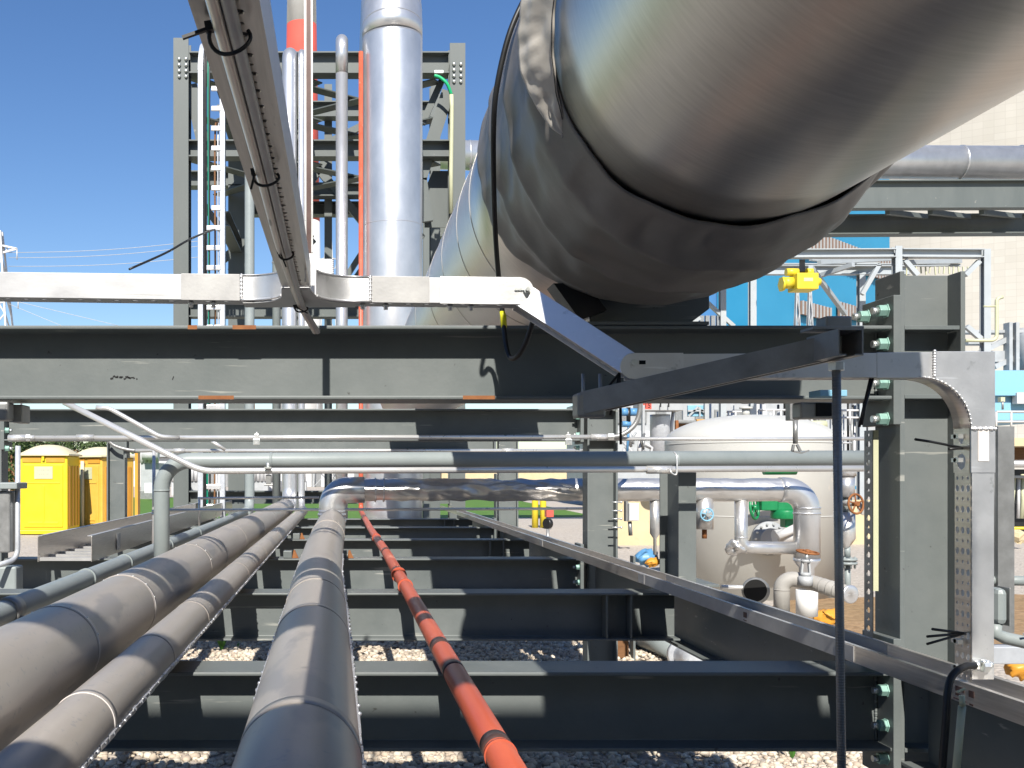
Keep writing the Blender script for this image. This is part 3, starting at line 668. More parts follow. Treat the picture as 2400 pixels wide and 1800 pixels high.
b = MB(); b.add(vs, fs, True); o = part('hem_flap', b, M['fabric_sunlit'], ts); sm = o.modifiers.new('thick', 'SOLIDIFY'); sm.thickness = .003; sm.offset = -1
b = MB(); b.tube([flap(.03, R(108+k*1.0)) + Vector((.002*math.cos(R(108+k)), -.0025, .002*math.sin(R(108+k)))) for k in range(100)], .0011, 6)
part('hem_stitch', b, M['black'], ts)
# black flexible cable hanging in front of the sleeve
cp = [D(1170, -60, 2.45), D(1132, 0, 2.45), D(1098, 80, 2.45), D(1073, 190, 2.47), D(1066, 280, 2.52), D(1067, 420, 2.66), D(1071, 520, 2.78), D(1079, 620, 2.88), D(1087, 690, 2.9), D(1092, 740, 2.88), D(1099, 768, 2.86), D(1108, 775, 2.84), D(1122, 765, 2.81), D(1138, 735, 2.78), D(1152, 690, 2.755), D(1156, 676, 2.75)]
def smooth(pts, n=6):
    out = []; p = [Vector(q) for q in pts]; p = [p[0]*2-p[1]] + p + [p[-1]*2-p[-2]]
    for i in range(1, len(p)-2):
        for k in range(n):
            t_ = k/n; a, b_, c, d = p[i-1], p[i], p[i+1], p[i+2]
            out.append(.5*((2*b_) + (c-a)*t_ + (2*a-5*b_+4*c-d)*t_*t_ + (3*b_-a-3*c+d)*t_**3))
    out.append(p[-2]); return out
t = thing('black_cable', 'black cable looping down past the fabric sleeve with a yellow tape mark', 'cable', D(1099, 775, 2.86))
b = MB(); b.tube(smooth(cp), .0068, 16); part('cable_sheath', b, M['black'], t)
b = MB(); b.tube([D(1084.5, 672, 2.9), D(1087, 683, 2.9), D(1088.5, 705, 2.9), D(1089, 709, 2.9)], [.0072, .0092, .0088, .0075], 16); part('tape_mark', b, M['yellowtape'], t)

# ================================================================== far vertical pipes in front of the tower
gV = 'vertical pipes in front of the tower'
VY = 14.2
xb, rb = X_(919.5, VY), .417
t = thing('vertical_pipe', 'widest bright vertical pipe with a bend at its top, beside the orange riser', 'pipe', (xb, VY, GZ), gV)
b = MB(); b.tube([(xb, VY, GZ), (xb, VY, 6.0)], rb, 64, False); part('pipe_run', b, M['silver'], t)
b = MB(); c = [(xb, VY + .9*(1-math.cos(R(a))), 6.0 + .9*math.sin(R(a))) for a in range(0, 91, 9)] + [(xb, VY+3, 6.9)]; b.tube(c, [rb]*len(c), 64); part('elbow', b, M['silver'], t)
for a in (0, 12, 27, 45): band(t, 'cladding_joint', (xb, VY + .9*(1-math.cos(R(a))), 6.0 + .9*math.sin(R(a))), (0, math.sin(R(a)), math.cos(R(a))), rb+.0015, .012, M['silver'], 64)
for z in (1.2, 3.4): band(t, 'cladding_joint', (xb, VY, z), (0, 0, 1), rb+.0012, .010, M['silver'], 64)
t = thing('vertical_pipe', 'slim bright vertical pipe with a rounded top, left of the orange riser', 'pipe', (X_(801, VY), VY, GZ), gV)
b = MB(); b.tube([(X_(801, VY), VY, GZ), (X_(801, VY), VY, 5.55)], .083, 32); part('pipe_run', b, M['silver'], t)
b = MB(); b.tube(fillet([(X_(801, VY), VY, 5.53), (X_(801, VY), VY, 6.05), (X_(801, VY), VY+2.5, 6.08)], .2), .086, 32); part('elbow', b, M['silver'], t)
t = thing('vertical_pipe', 'grey vertical pipe just behind the overhead tray, left of the bright riser', 'pipe', (X_(648, VY+.6), VY+.6, GZ), gV)
b = MB(); b.tube(fillet([(X_(648, VY+.6), VY+.6, GZ), (X_(648, VY+.6), VY+.6, 5.9), (X_(648, VY+.6), VY+3, 5.9)], .2), .06, 24); part('pipe_run', b, M['greypipe'], t)
# cable ladder climbing the tower
t = thing('cable_ladder', 'bright upright cable ladder with dark and green cables, against the left tower column', 'cable tray', (X_(498, VY), VY, GZ))
for sx in (471, 522):
    b = MB()
    x = X_(sx, VY)
    b.prism([(-.035, -.06), (.035, -.06), (.035, .06), (-.035, .06)], (x, VY, GZ), (x, VY, 5.55)) 
    for a in range(0, 80, 10):
        p = lambda q: Vector((x, VY+.5*(1-math.cos(R(q))), 5.55+.5*math.sin(R(q))))
        b.bar(p(a), p(a+11), .07, .12, (0, 1, 0))
    part('side_rail', b, M['galv'], t, .004)
for i in range(26):
    z = -1.3 + i*.275; b = MB(); b.bar((X_(485 if z < 3.5 else 496, VY), VY-.055, z), (X_(519, VY), VY-.055, z), .03, .07); part('rung', b, M['conduit'], t, .01)
cols = [('black', 480), ('black', 483.5), ('cablegreen', 488.5), ('black', 492), ('brown', 504.5), ('galv', 511.5)]
for cn, sx in cols:
    x = X_(sx, VY); top = 5.6 if sx < 500 else 4.6; wob = random.uniform(-.01, .01)
    b = MB(); b.tube(smooth([(x, VY-.03, GZ), (x+wob, VY-.035, 0), (x-wob, VY-.03, 2.4), (x, VY-.03, top), (x, VY+.3, top+.35)]), .013 if cn != 'galv' else .009, 10); part('cable', b, M[cn], t)
# pale earth conduit on the right tower column
t = thing('earth_cable', 'pale vertical conduit with a green earth wire at the right tower column', 'cable', (X_(1058, 15.7), 15.7, GZ))
b = MB(); b.tube([P(1057, 500, 15.75), P(1057, 400, 15.75), P(1059, 250, 15.75), P(1058, 222, 15.75)], .032, 12); part('conduit', b, M['pvc'], t)
b = MB(); b.tube(smooth([P(1018, 177, 15.7), P(1032, 182, 15.7), P(1048, 197, 15.7), P(1058, 222, 15.75)]), .025, 10); part('earth_wire', b, M['earthgreen'], t)
b = MB(); b.box(X_(1018, 15.8), X_(1038, 15.8), 15.74, 15.80, Z_(174, 15.8), Z_(168, 15.8)); part('lug', b, M['zinc'], t)
# wire slanting to the left of the tower
t = MB(); t.tube(smooth([P(303, 631, 12), P(390, 592, 12.5), P(455, 556, 13), P(532, 527, 15)]), .014, 8)
solo('slack_wire', t, M['black'], 'dark slack wire slanting up to the tower on the left', 'wire')
# ================================================================== perforated aluminium cable channel (main run)
TY0 = 2.60                                            # plane of the front side rail
H = .0640
def pz(sy, Y=TY0): return (1107-sy)/F*Y
def px(sx, Y=TY0): return (sx-803)/F*Y
t = thing('cable_channel', 'bright aluminium cable channel across the picture with a tee, hinged drop and square elbow', 'cable tray', (0, 2.74, .45))
def zb(x):                                            # underside of the run, falls slightly to the right
    return .4386 + (.4280-.4386)*((x+.385)/.818)
xl, x1, x2, x3, x4, x5, x6 = -1.12, px(425), px(566), px(868), px(1006), px(1031), px(1170)
DW = .069
def rail(x0, x1_, y, th, dz=0, m='alu', name='side_rail', sharp=0):
    b = MB(); vs = [(x0, y, zb(x0)-dz), (x1_, y, zb(x1_)-dz), (x1_, y, zb(x1_)+H+dz), (x0, y, zb(x0)+H+dz)]
    b.add(vs + [(x, yy+th, z) for x, yy, z in vs], [(0, 1, 2, 3), (7, 6, 5, 4), (0, 4, 5, 1), (1, 5, 6, 2), (2, 6, 7, 3), (3, 7, 4, 0)])
    return part(name, b, M[m], t, .0006)
rail(xl, x1+.01, TY0, .003, 0, 'alu_glare'); rail(xl, x4+.02, TY0+DW, .003); rail(x4-.02, x6, TY0, .003, 0, 'alu_glare'); rail(x5, px(1215), TY0+DW, .003)
rail(x1, x2-.004, TY0-.0035, .003, .0015, 'alu_dull', 'splice_plate'); rail(x3+.004, x4, TY0-.0035, .003, .0015, 'alu_dull', 'splice_plate')
rail(x5, px(1172), TY0-.0035, .003, .0025, 'alu', 'splice_plate')
b = MB()                                              # perforated base of the run
nseg = 34; cw = (px(1240)-xl)/nseg
for i in range(nseg):
    x = xl + cw*i
    if px(650) < x < px(760): continue
    b.perf((x, TY0+.003, zb(x)+.001), (1, 0, -.0129), (0, 1, 0), 1, 1, cw, DW-.003, cw*.5, .012)
part('perforated_base', b, M['alu_dull'], t)
# tee: two curved side plates running into the overhead channel
xo0, xo1 = -.1435, -.077                              # the overhead channel in plan
def arc(cx, cy, r, a0, a1, n=10): return [(cx + r*math.cos(R(a0+(a1-a0)*k/n)), cy + r*math.sin(R(a0+(a1-a0)*k/n))) for k in range(n+1)]
def wall(path, name, m, th=.003, h0=0, hh=H):
    b = MB(); q = []
    for i, (x, y) in enumerate(path):
        a = Vector(path[max(i-1, 0)]); c = Vector(path[min(i+1, len(path)-1)]); d = (c-a).normalized(); nrm = Vector((-d.y, d.x))*th
        q.append(((x, y), (x+nrm.x, y+nrm.y)))
    vs = []
    for (ax, ay), (bx, by) in q: vs += [(ax, ay, zb(ax)+h0), (bx, by, zb(bx)+h0), (bx, by, zb(bx)+h0+hh), (ax, ay, zb(ax)+h0+hh)]
    fs = [(i*4+k, i*4+(k+1) % 4, (i+1)*4+(k+1) % 4, (i+1)*4+k) for i in range(len(q)-1) for k in range(4)] + [(3, 2, 1, 0), (len(vs)-4, len(vs)-3, len(vs)-2, len(vs)-1)]
    b.add(vs, fs, True); o = part(name, b, m, t); e = o.modifiers.new('e', 'EDGE_SPLIT'); e.split_angle = R(40); return o
rr = .095
wall([(x2-.002, TY0)] + [(xo0-.006-rr+0*k, TY0) for k in (0,)] + arc(xo0-.006-rr, TY0-rr, rr, 90, 0)[1:], 'curved_plate', M['alu'])
wall([(x3+.002, TY0)] + arc(xo1+.012+rr, TY0-rr, rr, 90, 180), 'curved_plate', M['alu'], -.003)
b = MB()
for pth, zz in (([(x2-.002, TY0-.002)] + arc(xo0-.006-rr, TY0-rr-.002, rr, 90, 12), 0),):
    b.tube([(x, y, zb(x)+.001) for x, y in pth], .0035, 8); b.tube([(x, y, zb(x)+H) for x, y in pth], .0018, 6)
for k in range(13): b.sphere((x2, TY0-.003, zb(x2)+.004+k*.005), .0036 + .0012*(k % 2), 6, 4)
part('weld_bead', b, M['alu'], t); b = MB()
pth = [(x3+.002, TY0-.002)] + arc(xo1+.012+rr, TY0-rr-.002, rr, 90, 170)
b.tube([(x, y, zb(x)+.001) for x, y in pth], .0035, 8); b.tube([(x, y, zb(x)+H) for x, y in pth], .0018, 6)
for xx in (x3,):
    for k in range(13): b.sphere((xx, TY0-.003, zb(xx)+.004+k*.005), .0036 + .0012*(k % 2), 6, 4)
part('weld_bead', b, M['alu'], t)
b = MB(); b.plate_poly([(xo0-.11, TY0+DW), (xo0-.11, TY0)] + arc(xo0-.006-rr, TY0-rr, rr, 80, 0)[::2] + [(xo0, 2.4), (xo1, 2.4)] + arc(xo1+.012+rr, TY0-rr, rr, 180, 100)[::2] + [(xo1+.11, TY0), (xo1+.11, TY0+DW)], (0, 0, .4297), (1, 0, 0), (0, 1, 0), .003)
part('tee_base', b, M['alu_dull'], t)
b = MB(); b.box(px(722), px(780), TY0+.004, TY0+.012, zb(-.05)+.042, zb(-.05)+.108)     # square blanking plate with rough weld edge
part('blank_plate', b, M['alu'], t, .001)
b = MB()
for k in range(14):
    f = k/13
    for (x, z) in ((px(722), zb(0)+.042+.066*f), (px(780), zb(0)+.042+.066*f), (px(722)+(px(780)-px(722))*f, zb(0)+.042)): b.sphere((x, TY0+.002, z), .0032, 6, 4)
part('weld_bead', b, M['alu'], t)
# hinge end, sloping length, second hinge, level length
def slant(p, q, hgt, y, m, name, rnd0=False, rnd1=False, th=.003):
    p = Vector((p[0], 0, p[1])); q = Vector((q[0], 0, q[1])); d = (q-p).normalized(); u = Vector((-d.z, 0, d.x)); L_ = (q-p).length; pts = []
    if rnd0: pts += [(hgt/2 - hgt/2*math.sin(R(a)), hgt/2 + hgt/2*math.cos(R(a))) for a in range(0, 181, 15)]
    else: pts += [(0, hgt), (0, 0)]
    if rnd1: pts += [(L_-hgt/2 + hgt/2*math.sin(R(a)), hgt/2 - hgt/2*math.cos(R(a))) for a in range(0, 181, 15)]
    else: pts += [(L_, 0), (L_, hgt)]
    b = MB(); b.plate_poly(pts, (p.x, y, p.z), d, u, -th if d.x > 0 else th); return part(name, b, M[m], t, .0006)
slant((px(1168), zb(px(1168))-.0022), (px(1250), zb(px(1250))-.002), H+.0045, TY0-.005, 'alu', 'hinge_plate', rnd1=True)
TY1 = 2.42; H1 = .0585; DW1 = .064                    # the right end of the run stands nearer the camera
def qx(sx): return px(sx, TY1)
def qz(sy): return pz(sy, TY1)
def slant3(off0, off1, name, m):                      # side rail that slopes down and forward to the second hinge
    a, b_ = Vector((px(1212), TY0+off0, pz(716))), Vector((qx(1464), TY1+.026+off1, qz(872)))
    d = (b_-a).normalized(); u = Vector((-d.z, 0, d.x)).normalized(); n2 = d.cross(u)*-.003; mb = MB(); tip = b_
    pts = [a, tip] + [tip + u*.029 + (d*math.sin(R(q)) - u*math.cos(R(q)))*.029 for q in range(20, 180, 20)] + [tip + u*.058, a + u*.062]
    mb.add(pts + [p_ + n2 for p_ in pts], [tuple(range(len(pts))), tuple(range(2*len(pts)-1, len(pts)-1, -1))] + [(k, (k+1) % len(pts), (k+1) % len(pts)+len(pts), k+len(pts)) for k in range(len(pts))])
    return part(name, mb, M[m], t, .0005), a, d, (b_-a).length
slant3(DW, DW1, 'sloping_rail', 'alu'); _, a_, d_, L_ = slant3(-.001, -.001, 'sloping_rail', 'alu')
b = MB(); b.perf(a_ + Vector((0, .004, .0)), d_, Vector((.25, 1, 0)), 12, 3, L_/12, (DW1)/3, L_/12*.62, .007); part('perforated_base', b, M['alu_dull'], t)
zB = lambda x: qz(887) + (qz(884)-qz(887))*((x-qx(1470))/(qx(2180)-qx(1470)))
def rail2(x0, x1_, y, th, dz, m, name, rnd=False):
    hh = H1-.001; s = (zB(x1_)-zB(x0))/(x1_-x0)
    slant((x0, zB(x0)-dz), (x1_, zB(x1_)-dz), hh+2*dz, y, m, name, rnd0=rnd)
rail2(qx(1452), qx(1600), TY1-.006, .003, .002, 'alu', 'hinge_plate', True)
rail2(qx(1560), qx(2060), TY1-.002, .003, 0, 'alu', 'side_rail'); rail2(qx(1480), qx(2180), TY1+DW1, .003, 0, 'alu', 'side_rail')
rail2(qx(2054), qx(2190), TY1-.003, .003, .001, 'alu', 'splice_plate')
b = MB(); n_ = 15; cw = (qx(2170)-qx(1500))/n_; b.perf((qx(1500), TY1+.001, zB(.8)+.001), (1, 0, .001), (0, 1, 0), n_, 3, cw, (DW1-.002)/3, cw*.6, .008); part('perforated_base', b, M['alu_dull'], t)
b = MB(); hexnut(b, (px(1233), TY0-.008, zb(.48)+.034), (0, -1, 0), .009, .007); b.tube([(px(1233), TY0-.01, zb(.48)+.034), (px(1233), TY0-.024, zb(.48)+.034)], .0045, 10)
b.bar((px(1205), TY0-.009, zb(.48)+.036), (px(1230), TY0-.009, zb(.48)+.036), .002, .005); part('hinge_bolt', b, M['zinc'], t)
b = MB(); b.lathe([(.0075, 0), (.0075, .004)], (qx(1484), TY1-.006, qz(850)), (0, -1, 0), 16); part('hinge_bolt', b, M['zinc'], t)
b = MB(); b.bar((qx(1496), TY1-.0072, qz(850)), (qx(1511), TY1-.0072, qz(850)), .0012, .009); part('hinge_slot', b, M['darkhole'], t)
# square outside elbow plate and the vertical drop
ex = qx(2330); ev = qx(2274); zt_ = qz(824); zi = qz(884); zbE = qz(1000)
ri = .120
pts = [(qx(2187), zt_), (qx(2187), zi)] + [(ev-ri + ri*math.sin(R(a)), zi-ri + ri*math.cos(R(a))) for a in range(0, 91, 9)] + [(ev, zi-ri-.002), (ex, zi-ri-.002), (ex, zt_)]
b = MB(); b.plate_poly(pts, (0, TY1-.004, 0), (1, 0, 0), (0, 0, 1), -.003); part('elbow_plate', b, M['alu'], t, .0006)
b = MB(); b.plate_poly(pts, (0, TY1+DW1, 0), (1, 0, 0), (0, 0, 1), -.003); part('elbow_plate', b, M['alu'], t, .0006)
b = MB(); q = [(qx(2187)-.01, zi)] + [(ev-ri + ri*math.sin(R(a)), zi-ri + ri*math.cos(R(a))) for a in range(0, 91, 6)]; vs = []
for x, z in q: vs += [(x, TY1-.001, z), (x, TY1+DW1, z)]
b.add(vs, [(2*i, 2*i+1, 2*i+3, 2*i+2) for i in range(len(q)-1)], True); o = part('curved_base', b, M['alu_near'], t); s_ = o.modifiers.new('t', 'SOLIDIFY'); s_.thickness = .002
b = MB()
for k in range(20): b.sphere((qx(2187), TY1-.006, zi + (zt_-zi)*k/19), .0034+.0012*(k % 2), 6, 4)
for k in range(14): b.sphere((ev + (ex-ev)*k/13, TY1-.006, zi-ri-.002), .0032+.001*(k % 3), 6, 4)
for a in range(0, 90, 5): b.sphere((ev-ri+(ri)*math.sin(R(a)), TY1-.005, zi-ri+(ri)*math.cos(R(a))), .0028, 6, 4)
part('weld_bead', b, M['alu'], t)
zj = qz(1108); zend = qz(1592)
b = MB(); b.box(ev, ex, TY1-.005, TY1-.002, zj, zi-ri-.003); part('splice_plate', b, M['alu'], t, .0006)
b = MB(); b.box(ev+.003, ex-.002, TY1-.003, TY1, zend, zj+.002); part('vertical_rail', b, M['alu'], t, .0006)
b = MB(); b.box(ev+.003, ex-.002, TY1+DW1, TY1+DW1+.003, zend, zi-ri); part('vertical_rail', b, M['alu'], t, .0006)
b = MB(); b.box(ex-.006, ex-.002, TY1+.0005, TY1+.014, zend, zi-ri); part('return_lip', b, M['alu_dull'], t)
b = MB(); b.perf((ev+.003, TY1+DW1, zend-.012), (0, -1, 0), (0, 0, 1), 3, 20, (DW1-.001)/3, (zj-zend+.012)/20, .0145, .0165); part('perforated_base', b, M['alu_near'], t)
b = MB(); b.perf((ev, TY1+DW1, zj), (0, -1, 0), (0, 0, 1), 1, 2, (DW1-.001), (zi-ri-zj)/2, .034, .04); part('perforated_base', b, M['alu_near'], t)
for z in (qz(1022), qz(1078), qz(1508), qz(1570)):
    b = MB(); b.bar((ev-.010, TY1+.02, z), (ev-.010, TY1+.05, z), .012, .010); b.tube([(ev, TY1+.035, z), (ev-.016, TY1+.035, z)], .006, 10); part('clamp_bolt', b, M['zinc'], t)
b = MB(); b.box(qx(2289), qx(2314), TY1-.0065, TY1-.0052, qz(1081), qz(1001)); part('label_plate', b, M['tape'], t)
b = MB()
for sx in (445, 498, 865-15, 905, 1057, 1106): 
    x = px(sx); b.tube([(x, TY0+.02, zb(x)), (x, TY0+.02, zb(x)-.016)], .0055, 10); b.tube([(x, TY0+.02, zb(x)-.003), (x, TY0+.02, zb(x)-.009)], .0085, 6)
part('base_bolt', b, M['zinc'], t)
# overhead length of the channel coming towards the camera
oh = thing('cable_channel', 'overhead aluminium channel with a slotted base running from the top edge to the tee', 'cable tray', ((xo0+xo1)/2, .6, .438))
b = MB()
n_ = 120; y0, y1 = -.6, 2.42; ch = (y1-y0)/n_
b.box(xo0, -.106, y0, y1, .4376, .4393)
b.perf((-.106, y0, .4376), (1, 0, 0), (0, 1, 0), 1, n_, .014, ch, .0125, ch*.46, .0017)
b.box(-.092, xo1, y0, y1, .4376, .4393)
part('slotted_base', b, M['alu_near'], oh)
for x in (xo0, xo1-.0025):
    b = MB(); b.box(x, x+.0025, y0, y1+.05, .4394, .4384+H); part('side_rail', b, M['alu'], oh, .0004)
b = MB()
for k in range(4): b.tube([(xo0+.012+k*.0145, y0, .4486), (xo0+.012+k*.0145, y1, .4486)], .0066, 10)
part('inner_cables', b, M['black'], oh)
b = MB()                                              # bent hanger wire at the joint
b.tube(fillet([P(637, 615, 2.2), P(700, 612, 2.2), P(710, 600, 2.2), P(708, 548, 2.2), P(713, 546, 2.2), P(716, 600, 2.2), P(716, 660, 2.22)], .004), .0022, 8)
part('hanger_wire', b, M['zinc'], oh)
# twin conduit strapped under the overhead channel
tc = thing('twin_conduit', 'pair of thin grey tubes tied under the overhead channel, bending down at its end', 'conduit', (-.112, .5, .44))
for dx, m_ in ((-.0075, 'alu_near'), (.006, 'alu_dull')):
    b = MB(); b.tube(smooth([(-.110+dx, -.5, .4265), (-.110+dx, .6, .4265), (-.110+dx, 1.4, .4265), (-.112+dx, 1.97, .4265), P(705+dx*500, 712, 2.56), P(742+dx*500, 778, 2.72)]), .0068, 14); part('tube', b, M[m_], tc)
gT = 'black cable ties'
def tie(cx, cy, cz, label, tail, rx=.018, rz=.012):
    t = thing('cable_tie', label, 'cable tie', (cx, cy, cz), gT)
    b = MB(); pts = [(cx + rx*math.cos(R(a)), cy + .004*math.sin(R(a*2)), cz + rz*math.sin(R(a))) for a in range(150, 391, 15)]; b.tube(pts, .0021, 8); part('loop', b, M['black'], t)
    p = Vector(pts[0]); b = MB(); b.bar(p + Vector((-.006, 0, 0)), p + Vector((.006, 0, .002)), .009, .009); b.bar(p, p + Vector(tail), .0045, .003); part('tail', b, M['black'], t)
tie(-.109, .99, .4205, 'black cable tie with a long tail at the top of the overhead channel', (-.028, 0, -.010), .02, .016)
tie(-.109, 1.463, .4215, 'black cable tie halfway along the overhead channel, tail pointing down', (-.006, 0, -.024))
tie(-.109, 1.98, .4215, 'black cable tie on the twin tubes just above the wire hanger', (0.012, 0, -.03), .014, .01)
tie(-.104, 2.58, .412, 'black cable tie at the tee where the twin tubes bend down', (.03, 0, -.016), .016, .008)
def strand_tie(pts_list, label, loc):
    t = MB()
    for pp in pts_list: t.tube([Vector(p) for p in pp], .0032, 8)
    solo('cable_tie', t, M['black'], label, 'cable tie', gT)
q = D(1338, 806, 2.45)
strand_tie([[q, D(1270, 892, 2.43)], [q, D(1318, 897, 2.43)], [q, D(1341, 912, 2.43)], [D(1340, 880, 2.43), D(1341, 960, 2.43)]], 'bunch of long black tie tails hanging below the sloping channel', q)
q = D(1880, 818, 2.44)
strand_tie([[q, D(1856, 922, 2.42)], [q + Vector((.006, 0, 0)), D(1868, 880, 2.42), D(1861, 918, 2.42)]], 'two long black tie tails hanging left of the near right column', q)
q = D(2082, 968, 2.45)
strand_tie([[q, D(2010, 954, 2.42), D(1977, 949, 2.41)], [D(2050, 970, 2.43), q], [q + Vector((.0, 0, .012)), q - Vector((0, 0, .012))]], 'black cable tie sticking out left high on the vertical channel', q)
q = D(2084, 1368, 2.45)
strand_tie([[q, D(2014, 1359, 2.41)], [q, D(2003, 1375, 2.40)], [q, D(2003, 1391, 2.40)]], 'three black tie tails sticking out left low on the vertical channel', q)
# slim slotted strut that hangs the tee
b = MB(); b.prism([(-.011, 0), (-.011, .012), (-.006, .012), (-.006, .0105), (-.0095, .0105), (-.0095, .0015), (.0095, .0015), (.0095, .0105), (.006, .0105), (.006, .012), (.011, .012), (.011, 0)], P(724, 594, 2.70), P(723, -60, 2.70), up=(0, -1, 0))
t = thing('hanger_strut', 'slim bright slotted strut rising from the tee to the top edge', 'strut', P(720, 600, 2.70)); part('strut_body', b, M['conduit'], t)
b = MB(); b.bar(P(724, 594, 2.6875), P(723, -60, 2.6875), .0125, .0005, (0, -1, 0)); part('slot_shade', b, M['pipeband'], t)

# black lead at the foot of the vertical channel
b = MB(); b.tube(smooth([P(2285, 1560, 2.40), P(2262, 1562, 2.39), P(2235, 1580, 2.38), P(2222, 1615, 2.37), P(2216, 1700, 2.36), P(2206, 1830, 2.36)]), .0085, 14)
t = thing('black_lead', 'black lead curving out of a brass gland at the foot of the vertical channel', 'cable', P(2216, 1700, 2.37)); part('cable_sheath', b, M['black'], t)
b = MB(); b.tube([P(2282, 1560, 2.41), P(2300, 1560, 2.40)], .012, 12); hexnut(b, P(2300, 1560, 2.40), (1, 0, 0), .016, .014); b.tube([P(2311, 1560, 2.40), P(2318, 1558, 2.40)], .010, 12)
for k in range(5): b.sphere(P(2306+4*k, 1551+random.uniform(-4, 12), 2.395), .007, 8, 5)
part('cable_gland', b, M['zinc'], t)
b = MB(); b.bar(P(2243, 1622, 2.25), P(2262, 1614, 2.25), .004, .004); b.tube([P(2254, 1630, 2.26), P(2256, 1655, 2.26)], .006, 10); b.tube([P(2255, 1655, 2.27), P(2236, 1860, 2.27)], .008, 10)
solo('hanging_strap', b, M['pvc'], 'thin pale tied strap hanging from the low channel beside the black lead', 'strap')

# ================================================================== low aluminium channel beside the girder
t = thing('cable_channel', 'long low aluminium channel running along the side girder to the bottom right corner', 'cable tray', (1.54, 2, -.55))
segs = [(.9, 3.0), (3.0, 5.05), (5.05, 7.6), (7.6, 11.5), (11.5, 15.4)]
for k, (y0, y1) in enumerate(segs):
    b = MB(); b.prism([(-.062, 0), (.062, 0), (.062, .050), (.048, .050), (.048, .0475), (.0595, .0475), (.0595, .0025), (-.0595, .0025), (-.0595, .0475), (-.048, .0475), (-.048, .050), (-.062, .050)], (1.536, y0+.001, -.549), (1.536, y1-.001, -.549))
    part('channel_length', b, M['alu_near'] if k != 1 else M['alu_dull'], t)
for y in (3.0, 5.05, 7.6):
    b = MB(); b.box(1.4715, 1.4738, y-.05, y+.05, -.546, -.502); part('splice_plate', b, M['alu_dull'], t, .0005)
for grp in ([(2.40, -.520, .02, .016), (2.40, -.545, .014, .004), (2.445, -.518, .035, .012), (2.445, -.532, .035, .006), (2.49, -.519, .02, .014), (2.445, -.543, .05, .003)], [(3.75, -.522, .03, .02), (3.75, -.542, .03, .003)]):
    b = MB()
    for yy, zz, wy, hz in grp: b.box(1.4731, 1.4738, yy-wy/2, yy+wy/2, zz-hz/2, zz+hz/2)
    part('printed_marks', b, M['pipeband'], t)


# ================================================================== dark strut hung on a rod
t = thing('strut_channel', 'dark steel strut slanting across the front beam with its open end to the right', 'strut', D(1550, 820, 2.7))
a0, a1 = D(1262, 872, 2.40), D(1838, 742, 2.16); d_, s_, u_ = frame(a1-a0); hs = .0262
prof = [(-hs, -hs), (-hs*.5, -hs), (-hs*.5, -hs+.003), (-hs+.003, -hs+.003), (-hs+.003, hs-.003), (hs-.003, hs-.003), (hs-.003, -hs+.003), (hs*.5, -hs+.003), (hs*.5, -hs), (hs, -hs), (hs, hs), (-hs, hs)]
b = MB(); b.prism(prof, a0, a1); part('strut_body', b, M['strut'], t, .0006)
b = MB()
for k in range(16):
    c = a0 + (a1-a0)*((k+.7)/16.5) - u_*(hs-.0012); b.bar(c - d_*.017, c + d_*.017, .016, .001)
part('slot_row', b, M['darkhole'], t)
b = MB(); b.box(a0.x-.022, a0.x+.045, 2.375, 2.43, .128, .185); part('clamp_block', b, M['strut'], t, .006)
b = MB(); 
for dx in (.0, .04): b = MB(); b.tube([(a0.x+dx, 2.41, .15), (a0.x+dx, 2.41, .232)], .0045, 10); part('clamp_stud', b, M['strut'], t)
e0, e1 = P(1964, 833, 2.06), P(2024, 770, 2.06)
b = MB(); b.box(e0.x, e1.x, 2.06, 2.20, e1.z-.003, e1.z); b.box(e0.x, e0.x+.003, 2.06, 2.20, e0.z, e1.z-.0031); b.box(e1.x-.003, e1.x, 2.06, 2.20, e0.z, e1.z-.0031)
b.box(e0.x+.0031, e0.x+.017, 2.06, 2.20, e0.z, e0.z+.003); b.box(e1.x-.017, e1.x-.0031, 2.06, 2.20, e0.z, e0.z+.003); b.box(e0.x+.0031, e1.x-.0031, 2.196, 2.20, e0.z+.0031, e1.z-.0031); part('open_end', b, M['strut'], t)
t2 = thing('hanger_rod', 'dark vertical threaded rod hanging from the open end of the strut', 'hanger rod', P(1973, 1790, 2.16), 'thin hanger rods')
b = MB(); b.tube([P(1960, 850, 2.16), P(1973, 1830, 2.16)], .0088, 16)
rod = part('rod', b, M['strut'], t2)
b = MB(); b.torus((0, 0, 0), (0, 0, 1), .0088, .0007, 12, 4); rv = b.v[:]; rf = b.f[:]
b = MB(); p0, p1 = P(1960, 850, 2.16), P(1973, 1830, 2.16); nn = 150
for k in range(nn):
    c = p0 + (p1-p0)*k/nn; b.add([c+v for v in rv], rf, True)
part('thread', b, M['strut'], t2)
b = MB(); hexnut(b, P(1960, 868, 2.16), (0, 0, 1), .017, .016); part('nut', b, M['zinc'], t2)
b = MB(); c = P(1952, 758, 2.17); b.box(c.x-.028, c.x+.028, c.y-.028, c.y+.02, c.z-.014, c.z+.012); part('top_nut', b, M['strut'], t2, .004)
b = MB(); c = P(1940, 772, 2.17); b.box(c.x-.045, c.x+.062, c.y-.03, c.y+.03, c.z-.004, c.z+.003); part('washer_plate', b, M['strut'], t2, .001)
